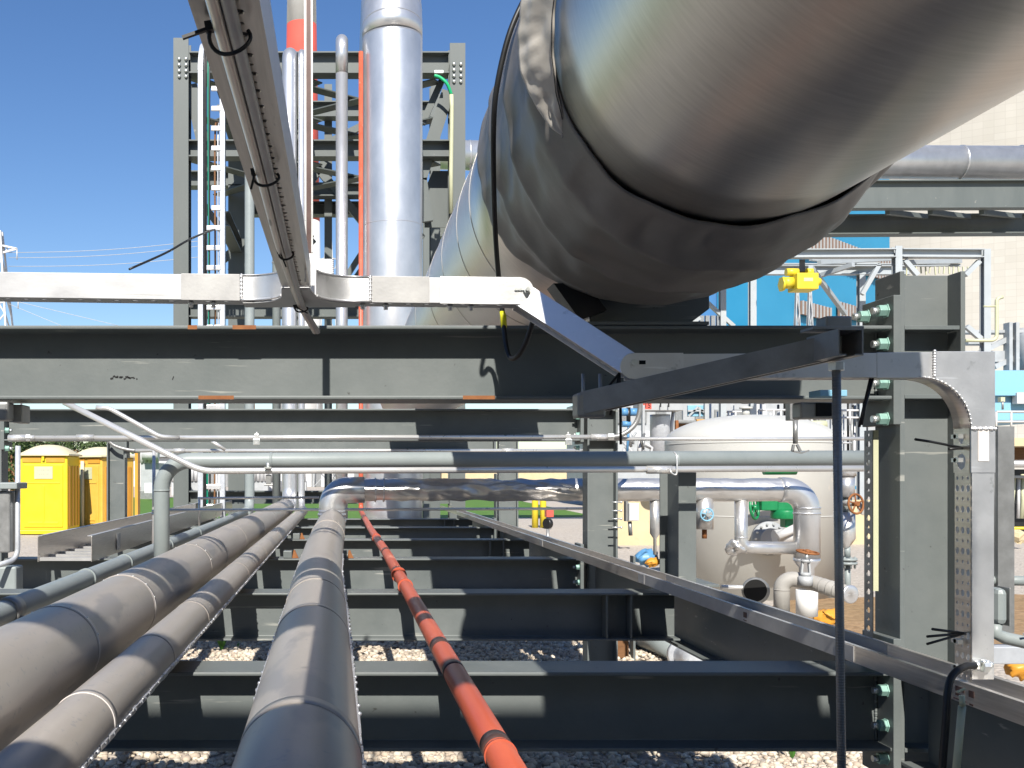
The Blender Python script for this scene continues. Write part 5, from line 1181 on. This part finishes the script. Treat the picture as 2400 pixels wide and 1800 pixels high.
b = MB(); b.box(X_(1595, 76), X_(1640, 76), 76, 81.9, Z_(900, 76), Z_(768-50, 76)); part('side_wing', b, M['blue'], t)
b = MB()
for k in range(6): b.box(X_(1612, 75.9)+k*.42, X_(1612, 75.9)+k*.42+.3, 75.7, 75.95, Z_(722, 76)-2.0, Z_(722, 76)-.6)
part('louvre', b, M['strut'], t)
# pipe bridge on the right: bright pipe on grey beams
t = thing('bridge_pipe', 'bright level pipe crossing high behind the huge pipe, on the pipe bridge', 'pipe', (X_(1500, 26), 26, 7.8))
Yp = 26.
b = MB(); b.tube([P(960, 361, Yp), P(1600, 376, Yp), P(2480, 383, Yp)], [.36, .40, .425], 48); part('pipe_run', b, M['silver'], t)
for sx in (1100, 2250, 2390): band(t, 'cladding_joint', P(sx, 381 if sx > 1500 else 364, Yp), (1, 0, 0), .43 if sx > 1500 else .375, .05, M['silver'])
t = thing('pipe_bridge', 'grey steel pipe bridge beams under the bright level pipe at upper right', 'steel bridge', (X_(1500, 26), 26, 6))
b = MB(); b.prism(ibeam(.70, .3, .03, .02), P(1020, 462, 25.6), P(2500, 456, 25.6)); part('beam', b, M['steel_far'], t)
b = MB(); b.prism(ibeam(.52, .4, .03, .02), P(1020, 535, 27.2), P(2500, 526, 27.2)); part('beam', b, M['steel_far'], t)
for sx in (1180, 1500, 2080, 2180, 2300):
    b = MB(); b.bar(P(sx, 497, 25.8), P(sx+90, 508, 27), .12, .12); part('cross_brace', b, M['steel_far'], t)
for sx in (1010, 2560):
    b = MB(); b.prism(ibeam(.4, .4, .03, .02), (X_(sx, 26.6), 26.6, GZ), (X_(sx, 26.6), 26.6, 7.0), up=(0, 1, 0)); part('leg', b, M['steel_far'], t)
# hoist frame
t = thing('hoist_frame', 'pale grey steel lifting frame holding the yellow hoist', 'steel frame', (X_(1950, 23), 23, GZ))
Yf = 23.
def fb(a, b_, wd=.2, hh=.2):
    b = MB(); b.prism(ibeam(hh, wd, .02, .015), a, b_); part('beam', b, M['galvpaint'], t)
M['galvpaint'] = mat('pale_steel_paint', (.44, .47, .48), (.5, .53, .54), .45, .1, 3)
fb(P(1770, 596, Yf), P(2095, 594, Yf), .24, .19); fb(P(2111, 594, Yf), P(2300, 595, Yf), .24, .19)
fb(P(1700, 634, Yf+3), P(2130, 634, Yf+3), .2, .22); fb(P(1800, 620, Yf+2), P(2250, 622, Yf+2), .1, .06)
for sx, y1, Y in ((2102, 578, Yf), (2309, 585, Yf), (1763, 640, Yf+3), (2018, 640, Yf+3), (1693, 560, Yf+5)):
    b = MB(); b.prism(ibeam(.18, .15, .02, .015), (X_(sx, Y), Y, GZ), (X_(sx, Y), Y, Z_(y1, Y)), up=(0, 1, 0)); part('column', b, M['galvpaint'], t)
for (a, b_) in ((P(2120, 610, Yf), P(2150, 645, Yf)), (P(2295, 612, Yf), P(2262, 645, Yf)), (P(2000, 620, Yf+1), P(1910, 650, Yf+2)), (P(1900, 626, Yf+1), P(1980, 735, Yf+3)), (P(2020, 690, Yf+2), P(2060, 620, Yf+2)),
                (P(1636, 690, Yf+5), P(1720, 765, Yf+5)), (P(1600, 770, Yf+5), P(1640, 745, Yf+5)), (P(2265, 765, Yf), P(2305, 800, Yf)), (P(2110, 615, Yf), P(2250, 612, Yf+2)), (P(1920, 615, Yf+1), P(2090, 606, Yf+3)), (P(2060, 620, Yf+3), P(1900, 606, Yf+2))):
    b = MB(); b.bar(a, b_, .1, .1); part('brace', b, M['galvpaint'], t)
b = MB()
for k in range(14): x_ = 2125 + k*11; b.bar(P(x_, 625, Yf+1), P(x_+random.uniform(-2, 2), 640+random.uniform(0, 6), Yf+1), .025, .025)
part('hanging_chains', b, M['pvc'], t)
Yk = 22.6
t = thing('chain_hoist', 'yellow electric hoist hanging from the pale lifting frame', 'hoist', P(1880, 682, Yk))
b = MB(); b.box(X_(1857, Yk), X_(1907, Yk), Yk-.25, Yk+.25, Z_(682, Yk), Z_(644, Yk)); part('body', b, M['hoist'], t, .02)
b = MB(); b.tube([P(1834, 663, Yk), P(1857, 663, Yk)], .13, 20); b.tube([P(1830, 666, Yk), P(1836, 666, Yk)], .17, 6); part('motor', b, M['hoist'], t)
b = MB(); b.tube([P(1907, 660, Yk), P(1922, 661, Yk)], [.12, .08], 16); part('end_cap', b, M['hoist'], t)
b = MB(); b.tube([P(1842, 638, Yk), P(1870, 638, Yk)], .085, 16); b.tube([P(1890, 638, Yk), P(1904, 638, Yk)], .085, 16); part('trolley', b, M['hoist'], t)
b = MB(); b.bar(P(1880, 645, Yk), P(1880, 618, Yk+.4), .12, .2); part('hanger', b, M['black'], t)
b = MB(); b.box(X_(1872, Yk), X_(1893, Yk), Yk-.256, Yk-.252, Z_(664, Yk), Z_(656, Yk)); part('faded_plate', b, mat('faded_pink_label', (.75, .5, .35), None, .6), t)
for k, sx in enumerate((1868, 1898)):
    lattice_tower('scaffold_mast', ['thin steel lattice mast below the hoist, left one', 'thin steel lattice mast below the hoist, right one'][k], X_(sx, 40), 40, Z_(676, 40), .3, (), M['plantgrey'], .035)

# ================================================================== process plant between the beams on the right
gB = 'process equipment behind the rack'
def item(name, label, cat, loc): return thing(name, label, cat, loc, gB)
def pbox(t, nm, sx0, sx1, sy0, sy1, Y, m, dep=.4, bev=.01):
    b = MB(); b.box(X_(sx0, Y), X_(sx1, Y), Y, Y+dep, Z_(sy1, Y), Z_(sy0, Y)); return part(nm, b, M[m], t, bev)
def ptube(t, nm, pts, r, m, n=14):
    b = MB(); b.tube(pts, r, n); return part(nm, b, M[m], t)
Y = 17.
t = item('control_valve', 'pale blue actuator valve seen above the flexible conduit bend', 'valve', P(1475, 1080, Y))
ptube(t, 'actuator', [P(1456, 966, Y), P(1470, 966, Y)], .065, 'bluepaint', 20); ptube(t, 'actuator', [P(1476, 966, Y), P(1494, 966, Y)], .065, 'bluepaint', 20)
ptube(t, 'yoke', [P(1473, 955, Y), P(1473, 990, Y)], .035, 'black'); ptube(t, 'stem', [P(1474, 990, Y), P(1470, 1060, Y)], .022, 'bluepaint'); ptube(t, 'flange', [P(1458, 994, Y), P(1478, 994, Y)], .05, 'bluepaint')
t = item('pipe_cluster', 'tangle of small pale pipes and brackets left of the red number plate', 'pipework', P(1500, 1060, 19)); Y = 19
for k in range(9):
    x_ = 1458+random.uniform(0, 60); y_ = 1000+random.uniform(0, 50)
    ptube(t, 'small_pipe', [P(x_, y_, Y), P(x_+random.uniform(-16, 22), y_+random.uniform(6, 26), Y+random.uniform(-.3, .3)), P(x_+random.uniform(-10, 30), y_+random.uniform(18, 40), Y)], random.uniform(.02, .05), random.choice(['plantwhite', 'plantgrey', 'strut']), 8)
pbox(t, 'support_leg', 1506, 1512, 950, 1060, Y, 'plantgrey', .1)
t = item('number_plate', 'red plate with black number 15 under the front beam', 'sign', P(1516, 956, 20)); Y = 20.
pbox(t, 'plate', 1508, 1527, 942, 959, Y, 'red', .03, 0)
b = MB(); b.text('15', .135, P(1517.5, 951, Y-.003), (1, 0, 0), (0, 0, 1)); part('digits', b, M['black'], t)
t = item('gantry_beam', 'pale grey gantry beam right of the red number plate', 'steel beam', P(1560, 965, 20.5)); pbox(t, 'beam_body', 1500, 1602, 944, 962, 20.5, 'plantgrey', .5)
for sx in (1548, 1567): pbox(t, 'joint', sx, sx+2, 944, 954, 20.4, 'black', .05, 0)
t = item('vessel', 'dull upright steel vessel below the pale gantry beam', 'vessel', P(1547, 1060, 21)); Y = 21.
ptube(t, 'shell', [P(1547, 1080, Y), P(1547, 978, Y), P(1547, 972, Y)], .20, 'galv', 24); ptube(t, 'side_pipe', [P(1573, 1030, Y), P(1575, 990, Y), P(1578, 965, Y)], .035, 'plantwhite')
t = item('timber_shed', 'dark open shed front with a rusty post and ochre board, left of the tank dome', 'shed', P(1625, 1040, 22)); Y = 22.
pbox(t, 'dark_front', 1592, 1632, 992, 1080, Y, 'brown', .3); pbox(t, 'post', 1584, 1591, 985, 1080, Y-.1, 'rust', .1); pbox(t, 'board', 1633, 1653, 982, 1040, Y-.1, 'ochre', .1); pbox(t, 'lintel', 1590, 1632, 984, 991, Y-.1, 'strut', .1)
t = item('cross_panel', 'pale blue panel with grey diagonal bracing left of the tank dome', 'panel', P(1630, 978, 23)); Y = 23.
pbox(t, 'panel', 1612, 1649, 950, 976, Y, 'ltblue', .1); pbox(t, 'post', 1601, 1611, 942, 985, Y-.1, 'plantgrey', .1); pbox(t, 'post', 1652, 1660, 942, 985, Y-.1, 'plantgrey', .1)
for a, b_ in ((P(1614, 976, Y-.05), P(1636, 953, Y-.05)), (P(1640, 976, Y-.05), P(1640, 954, Y-.05)), (P(1636, 955, Y-.05), P(1650, 966, Y-.05)), (P(1612, 963, Y-.05), P(1650, 962, Y-.05))):
    b = MB(); b.bar(a, b_, .03, .04); part('brace', b, M['plantgrey'], t)
t = item('plant_hall', 'long pale plant hall wall far behind the tank dome', 'building', P(1800, 1085, 46)); Y = 46.
pbox(t, 'wall', 1385, 2230, 938, 1139, Y, 'plantgrey', 5); pbox(t, 'cladding_band', 1385, 2230, 1010, 1024, Y-.15, 'plantwhite', .14)
for k in range(18): pbox(t, 'window', 1400+k*46, 1424+k*46, 960, 992, Y-.1, 'strut', .09, 0)
# clutter of columns and pipes behind the tank dome
t = item('pipe_rack', 'pale crowded pipe rack far behind the tank dome', 'pipework', P(1800, 1060, 30)); Y = 30.
random.seed(21)
for k in range(44):
    x_ = random.uniform(1655, 2045); hw = random.uniform(1.5, 8); y0 = random.uniform(935, 975)
    mm = random.choice(['plantwhite', 'plantgrey', 'strut', 'black', 'plantwhite', 'plantgrey', 'plantgrey', 'silver'])
    ptube(t, 'upright', [P(x_, 1085, Y+random.uniform(0, 2)), P(x_, y0, Y+random.uniform(0, 2))], hw/2/F*Y, mm, 8)
for k in range(12):
    x_ = random.uniform(1655, 2000); y_ = random.uniform(945, 1050)
    ptube(t, 'level_pipe', [P(x_, y_, Y-.3), P(x_+random.uniform(20, 80), y_, Y-.3)], random.uniform(1, 3)/F*Y, random.choice(['plantwhite', 'plantgrey', 'black']), 8)
def railing(label, sx0, sx1, sy0, sy1, Y, n, loc):
    t = thing('handrail', label, 'railing', loc, 'pale handrails in the plant')
    for sy in (sy0, (sy0+sy1)/2): ptube(t, 'rail', [P(sx0, sy, Y), P(sx1, sy, Y)], .028, 'plantwhite', 8)
    for k in range(n): sx = sx0 + (sx1-sx0)*k/(n-1); ptube(t, 'post', [P(sx, sy0, Y), P(sx, sy1, Y)], .026, 'plantwhite', 8)
railing('pale handrail left of the dark bracket, behind the tank dome', 1778, 1848, 961, 992, 26, 5, P(1810, 992, 26))
railing('pale handrail right of the threaded rod, behind the tank dome', 1968, 2040, 962, 996, 26, 4, P(2000, 996, 26))
railing('pale handrail left of the tank dome top, far behind', 1690, 1775, 965, 985, 28, 6, P(1730, 985, 28))
railing('pale handrail at the right edge below the light blue shed', 2335, 2440, 965, 1012, 26, 4, P(2380, 1012, 26))
t = item('valve_wheel', 'pale spoked valve wheel beside the dark hanging bracket', 'valve', P(1880, 1000, 16)); Y = 16.
b = MB(); handwheel(b, P(1885, 992, Y), (.2, -.9, .5), .16, .022, 6); part('handwheel', b, M['plantwhite'], t); ptube(t, 'body', [P(1900, 996, Y), P(1935, 996, Y)], .07, 'pvc', 16); ptube(t, 'base', [P(1905, 1012, Y), P(1935, 1012, Y)], .05, 'strut', 12)
pbox(t, 'stand', 1890, 1950, 1015, 1060, Y+.3, 'plantwhite', .3)
t = thing('hanging_bracket', 'dark bracket hanging under the beam in front of the tank dome, hook at its foot', 'bracket', P(1865, 960, 4.3)); Y = 4.3
b = MB(); b.box(X_(1852, Y), X_(1874, Y), Y, Y+.05, Z_(985, Y), Z_(935, Y)); part('box_end', b, M['strut'], t, .004)
b = MB(); b.box(X_(1880, Y), X_(1912, Y), Y, Y+.06, Z_(978, Y), Z_(945, Y)); part('box_end', b, M['strut'], t, .004)
b = MB(); b.tube([P(1864, 985, Y), P(1864, 1040, Y)], .010, 12); b.bar(P(1860, 1042, Y), P(1857, 1058, Y), .01, .01); b.bar(P(1868, 1042, Y), P(1876, 1058, Y), .01, .01); b.bar(P(1856, 1057, Y), P(1880, 1062, Y), .01, .006); b.bar(P(1878, 1062, Y), P(1896, 1056, Y), .008, .006); part('rod', b, M['strut'], t)
# low tan wall behind the drops
t = MB(); t.box(X_(1395, 22), X_(1640, 22), 22, 22.3, GZ, Z_(1168, 22)); t.box(X_(1900, 22.3), X_(2150, 22.3), 22.31, 22.6, GZ, Z_(1172, 22.3)); solo('low_wall', t, M['tan'], 'low tan concrete wall behind the silver drop legs and valves', 'wall')
# blue and orange covers lying on the ground
def cover(name, label, c, r, m, seed, sc=(1.3, 1, .8)):
    b = MB(); b.sphere(c, r, 18, 12, sc); rr_ = random.Random(seed); o_ = rr_.uniform(0, 50)
    for v in b.v: v += Vector((1, .6, .8)) * (r*.6*mnoise.noise(v*(2.2/r) * .8 + Vector((o_, 0, 0))))
    solo(name, b, M[m], label, 'ground cover')
cover('blue_bag', 'crumpled blue plastic bag beside an orange one, above the side girder', P(1516, 1306, 14.5), .13, 'bluepaint', 1)
cover('orange_bag', 'crumpled orange plastic bag beside the blue one, above the side girder', P(1530, 1318, 14.3), .075, 'amber', 2)
cover('orange_bag', 'orange plastic sheet left of the threaded rod foot, behind the girder', P(1938, 1446, 8.6), .085, 'amber', 3)
cover('orange_bag', 'yellow orange sheet at the right edge beside the vertical channel foot', P(2392, 1566, 6.), .07, 'amber', 4)
# bollards, meter, cart wheel, far right column of the road side
for k, sx in enumerate((1254, 1273)):
    t = MB(); t.lathe([(.09, 0), (.09, 1.0), (.06, 1.06), (.01, 1.08)], (X_(sx, 29), 29, GZ), n=14); solo('bollard', t, M['hoist'], ['left yellow bollard far behind the side girder', 'right yellow bollard far behind the side girder'][k], 'bollard', 'yellow bollards')
t = item('red_box', 'small dark red box beyond the yellow bollards', 'box', P(1290, 1210, 28)); pbox(t, 'box_body', 1281, 1298, 1193, 1212, 28, 'red', .3); pbox(t, 'stand', 1288, 1291, 1212, 1300, 28.1, 'strut', .05)
t = item('hose_reel', 'small black wheel on a stand near the yellow bollards', 'hose reel', P(1283, 1250, 20)); ptube(t, 'wheel', [P(1280, 1227, 20), P(1288, 1227, 20.05)], .1, 'black', 20); ptube(t, 'stand', [P(1284, 1240, 20), P(1284, 1300, 20)], .03, 'strut', 8)
t = item('steel_post', 'grey post with a rusty foot beyond the side girder', 'post', P(1190, 1240, 13)); pbox(t, 'post_body', 1162, 1205, 1110, 1245, 15.3, 'steel_far', .2); pbox(t, 'rusty_foot', 1196, 1210, 1180, 1236, 15.2, 'rust', .08)
# right edge: blue shed, platform, pale girders
t = item('blue_shed', 'light blue plant shed at the right edge beyond the vertical channel', 'building', P(2400, 1000, 40)); Y = 40.
pbox(t, 'wall', 2290, 2520, 868, 985, Y, 'ltblue', 6); pbox(t, 'fascia', 2285, 2525, 918, 927, Y-.3, 'ltblue', .3); pbox(t, 'door', 2384, 2440, 920, 946, Y-.4, 'plantwhite', .3)
ptube(t, 'lamp_post', [P(2350, 960, Y-1), P(2350, 940, Y-1)], .04, 'strut', 8); pbox(t, 'flood_lamp', 2346, 2356, 931, 942, Y-1, 'pvc', .2)
t = item('plant_gantry', 'grey steel gantry and beams above the light blue shed at the right edge', 'steel frame', P(2380, 860, 42)); Y = 42.
for (a, b_, c_, d_) in ((2260, 2390, 822, 848), (2260, 2400, 773, 780), (2270, 2365, 800, 806)): pbox(t, 'beam', a, b_, c_, d_, Y, 'plantgrey', .6)
for sx in (2366, 2382): pbox(t, 'column', sx, sx+8, 755, 868, Y-.3, 'plantgrey', .4)
for a, b_ in ((P(2330, 860, Y), P(2385, 835, Y)), (P(2290, 830, Y), P(2370, 790, Y)), (P(2310, 795, Y), P(2300, 775, Y))):
    b = MB(); b.bar(a, b_, .2, .2); part('brace', b, M['plantgrey'], t)
ptube(t, 'tank', [P(2410, 868, Y+2), P(2410, 790, Y+2), P(2410, 770, Y+2)], .5, 'plantgrey', 20)
t = item('vent_pipe', 'cream bent vent pipe beside the pale column of the lifting frame', 'pipe', P(2300, 800, 21)); ptube(t, 'pipe_run', fillet([P(2262, 798, 21), P(2336, 798, 21), P(2336, 700, 21), P(2350, 696, 21)], .12), .035, 'pvc', 12); ptube(t, 'stay', [P(2305, 718, 21), P(2335, 718, 21)], .02, 'pvc', 8)
t = item('platform', 'tan concrete platform with a bright pipe at the right edge', 'platform', P(2400, 1070, 24)); Y = 24.
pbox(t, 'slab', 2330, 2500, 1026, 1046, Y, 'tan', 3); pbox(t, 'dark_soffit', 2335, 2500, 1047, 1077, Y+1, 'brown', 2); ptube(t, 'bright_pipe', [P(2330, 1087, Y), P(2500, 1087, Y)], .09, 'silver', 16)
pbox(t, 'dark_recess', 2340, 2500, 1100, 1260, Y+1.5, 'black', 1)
for k in range(8): ptube(t, 'inner_pipe', [P(2352+k*9, 1108+random.uniform(0, 30), Y+.6), P(2350+k*8+random.uniform(-8, 8), 1215, Y+.6)], random.uniform(.02, .06), random.choice(['plantwhite', 'plantgrey', 'strut', 'pvc']), 8)
pbox(t, 'shelf', 2345, 2500, 1114, 1121, Y+.4, 'strut', .3); ptube(t, 'yellow_rail', [P(2340, 1238, Y-.5), P(2500, 1238, Y-.5)], .035, 'hoist', 8); ptube(t, 'yellow_rail', [P(2378, 1238, Y-.5), P(2378, 1262, Y-.5)], .03, 'hoist', 8)
def rock(c, r, seed, label):
    b = MB(); b.sphere(c, r, 9, 6, (1, .8, .9)); rs = random.Random(seed)
    for v in b.v: v += Vector((rs.uniform(-.2, .2), rs.uniform(-.2, .2), rs.uniform(-.2, .2)))*r
    b.s = [False]*len(b.s); solo('rock', b, M['tan'], label, 'rock', 'loose rocks')
rock(P(2388, 1258, 21), .16, 1, 'pale broken rock on the gravel below the yellow rail at the right edge')
rock(P(140, 1262, 23), .13, 2, 'pale rock in front of the first yellow toilet')
# trailing equipment on the far left: switchgear seen between beams
t = item('transformer', 'pale grey transformer with ribbed tanks left of the grey bent pipe', 'transformer', P(345, 1130, 60)); Y = 60.
pbox(t, 'tank', 330, 372, 1085, 1150, Y, 'plantgrey', 2); 
for k in range(5): ptube(t, 'bushing', [P(332+k*9, 1085, Y), P(332+k*9+random.uniform(-4, 4), 1052, Y)], .12, 'plantwhite', 8)
ptube(t, 'conservator', [P(334, 1064, Y-.5), P(372, 1064, Y-.5)], .35, 'plantwhite', 16); pbox(t, 'cabinet', 338, 358, 1132, 1156, Y-3, 'plantwhite', 1); pbox(t, 'plinth', 325, 380, 1150, 1172, Y, 'strut', 2)
for k, (sx, m_) in enumerate(((420, 'plantwhite'), (446, 'plantgrey'), (560, 'plantwhite'), (610, 'plantgrey'), (640, 'plantwhite'), (700, 'plantgrey'))):
    Y = 70.+k*2; t = item('switchgear', ['pale switchgear stack just right of the grey bent pipe', 'grey switchgear stack right of the cable ladder foot', 'pale switchgear stack beyond the braced tower foot', 'grey switchgear stack between the riser feet', 'pale switchgear stack behind the riser feet', 'grey switchgear stack beyond the bright elbow'][k], 'switchgear', P(sx, 1150, Y))
    pbox(t, 'cabinet', sx-18, sx+18, 1128, 1162, Y, m_, 1.5)
    for q in range(4): ptube(t, 'insulator', [P(sx-14+q*9, 1128, Y), P(sx-14+q*9, 1085+6*(q % 2), Y)], .13, 'plantwhite', 8); 
    ptube(t, 'busbar', [P(sx-24, 1094, Y), P(sx+24, 1094, Y)], .08, 'plantgrey', 8)
t = thing('warehouse', 'long pale low building on the horizon behind the lawn', 'building', (-6, 110, GZ)); Y = 110.
pbox(t, 'wall', 300, 1030, 1072, 1141, Y, 'plantwhite', 8); pbox(t, 'roof', 296, 1034, 1064, 1071, Y-.5, 'plantgrey', 9)
for k in range(14): pbox(t, 'door', 330+k*50, 352+k*50, 1104, 1141, Y-.2, 'strut', .15, 0)
t = thing('warehouse', 'tan low building on the horizon right of the orange riser', 'building', (20, 120, GZ)); Y = 120.
pbox(t, 'wall', 1035, 1700, 1066, 1139, Y, 'tan', 8); pbox(t, 'roof', 1030, 1705, 1058, 1065, Y-.5, 'plantgrey', 9)
for sx in (893, 938):
    b = MB(); b.tube([(X_(sx, 50), 50, GZ), (X_(sx, 50), 50, GZ+.9)], .05, 8); solo('marker_post', b, M['white'], 'thin white marker post on the lawn, %s' % ('nearer the orange pipe' if sx == 893 else 'farther from the orange pipe'), 'post', 'white marker posts')
# trees on the horizon at left
def tree(x, y, h, w_, label, seed):
    rs = random.Random(seed); t = thing('tree', label, 'tree', (x, y, GZ), 'distant trees')
    b = MB(); b.tube([(x, y, GZ), (x+.1, y, GZ+h*.35), (x-.1, y, GZ+h*.7)], [w_*.07, w_*.05, w_*.02], 8)
    for k in range(6):
        a = rs.uniform(0, 6.28); b.tube([(x, y, GZ+h*rs.uniform(.25, .5)), (x+w_*.4*math.cos(a), y+w_*.4*math.sin(a), GZ+h*rs.uniform(.55, .8))], [w_*.03, w_*.01], 6)
    part('trunk', b, M['brown'], t)
    b = MB()
    cl = [(Vector((x+rs.gauss(0, w_*.22), y+rs.gauss(0, w_*.22), GZ+h*rs.uniform(.35, .92))), w_*rs.uniform(.12, .22)) for k in range(16)]
    for c, r in cl:
        for k in range(130):
            d = Vector((rs.gauss(0, 1), rs.gauss(0, 1), rs.gauss(0, 1))).normalized()*r*rs.random()**.4; p = c + d; s = w_*.03
            e1 = Vector((rs.uniform(-1, 1), rs.uniform(-1, 1), rs.uniform(-1, 1))).normalized(); e2 = e1.orthogonal().normalized()
            b.add([p-e1*s, p+e2*s*.6, p+e1*s, p-e2*s*.6], [(0, 1, 2, 3)])
    part('crown', b, M['leaf_far'], t)
M['leaf_far'] = mat('tree_leaves', (.04, .075, .02), (.10, .14, .045), .6, 0, .6)
for k, (sx, Y, h, w_, lab) in enumerate(((30, 48, 3.4, 3.2, 'olive tree between the left column and the first yellow toilet'), (185, 70, 4.4, 4, 'olive tree just right of the first yellow toilet'), (60, 95, 6.2, 5, 'olive tree behind the first yellow toilet'), (130, 98, 6.4, 5, 'olive tree behind the right half of the first toilet roof'), (-20, 60, 4, 4, 'olive tree at the very left edge'), (350, 130, 7, 7, 'tree far behind the transformer'))):
    tree(X_(sx, Y), Y, h, w_, lab, 40+k)
# pipe and timber crib under the rack
t = thing('ground_pipe', 'grey flanged pipe slanting on the ground under the second lower beam', 'pipe', (2.9, 8.4, GZ))
b = MB(); b.tube([P(1490, 1490, 9.2), P(1600, 1535, 8.2)], .075, 28); part('pipe_run', b, M['greypipe'], t)
d3 = (P(1600, 1535, 8.2)-P(1490, 1490, 9.2)).normalized(); b = MB(); b.tube([P(1596, 1533, 8.23), P(1596, 1533, 8.23)+d3*.05], .12, 28); b.tube([P(1602, 1536, 8.18), P(1640, 1552, 7.85)], .085, 28); part('flange', b, M['galv'], t)
band(t, 'rusty_clamp', P(1592, 1531, 8.27), d3, .088, .05, M['rust'])
t = thing('timber_block', 'rusty brown timber block standing on the gravel under the second lower beam', 'timber', (X_(1440, 8.6), 8.6, GZ))
b = MB(); b.box(X_(1402, 8.6), X_(1474, 8.6), 8.6, 8.85, GZ+.005, GZ+.36); part('block', b, M['brown'], t, .01)
b = MB(); b.box(X_(1386, 8.55), X_(1391, 8.55), 8.52, 8.62, GZ+.002, -.70); b.box(X_(1482, 8.55), X_(1487, 8.55), 8.52, 8.62, GZ+.002, -.70); part('steel_side', b, M['steel'], t)
# weeds in the gravel
def weed(c, n, h, label, seed):
    rs = random.Random(seed); b = MB()
    for k in range(n):
        a = rs.uniform(0, 6.28); l = h*rs.uniform(.5, 1); wd = h*.06*rs.uniform(.7, 1.5); d = Vector((math.cos(a), math.sin(a), 0)); s = Vector((-d.y, d.x, 0))*wd
        p0 = Vector(c) + d*h*.05; p1 = p0 + d*l*.25 + Vector((0, 0, l*.6)); p2 = p0 + d*l*.6 + Vector((0, 0, l*.95))
        b.add([p0-s*.5, p0+s*.5, p1+s, p1-s, p2], [(0, 1, 2, 3), (3, 2, 4)])
    solo('weed', b, M['leaf'], label, 'weed', 'weeds in the gravel')
weed((X_(520, 9.0), 9.0, GZ+.01), 26, .17, 'bright green weed in the gravel left of the middle pipe', 1)
weed((X_(556, 9.1), 9.1, GZ+.01), 6, .08, 'small pale weed in the gravel beside the bright green weed', 4)
weed((X_(1856, 5.6), 5.6, GZ+.01), 5, .16, 'thin grass blades in the gravel left of the threaded rod foot', 2)
weed((X_(1620, 6.2), 6.2, GZ+.01), 5, .07, 'low grass tuft in the gravel right of the orange pipe', 3)

b = MB(); rs = random.Random(77)  # unseen trees left of view, added for their dark reflection in the pipe
for k in range(60):
    c = Vector((rs.uniform(-58, -36), -14 + k*1.0 + rs.uniform(-2, 2), GZ)); h = rs.uniform(7, 13)
    for q in range(70):
        d = Vector((rs.gauss(0, 1.3), rs.gauss(0, 1.3), h*rs.uniform(.05, 1))); e1 = Vector((rs.uniform(-1, 1), rs.uniform(-1, 1), rs.uniform(-1, 1))).normalized(); e2 = e1.orthogonal().normalized(); p = c + d; s_ = .55
        b.add([p-e1*s_, p+e2*s_*.6, p+e1*s_, p-e2*s_*.6], [(0, 1, 2, 3)])
solo('reflection_wood', b, M['leaf_far'], 'unseen wood added left of the plant for its dark green reflection', 'wood', kind='stuff')

t = thing('control_box', 'dark control box on a bracket at the left edge below the upright conduit', 'electrical box', P(0, 1290, 6.5)); Y = 6.5
b = MB(); b.box(X_(-60, Y), X_(21, Y), Y+.02, Y+.22, Z_(1296, Y), Z_(1152, Y)); part('box_body', b, M['strut'], t, .01)
b = MB(); b.box(X_(-60, Y), X_(42, Y), Y-.02, Y+.2, Z_(1146, Y), Z_(1131, Y)); part('bracket_shelf', b, M['greypipe'], t, .006)
b = MB(); b.box(X_(-60, Y), X_(32, Y), Y+.05, Y+.2, Z_(1395, Y), Z_(1330, Y)); part('valve_block', b, M['greypipe'], t, .012)
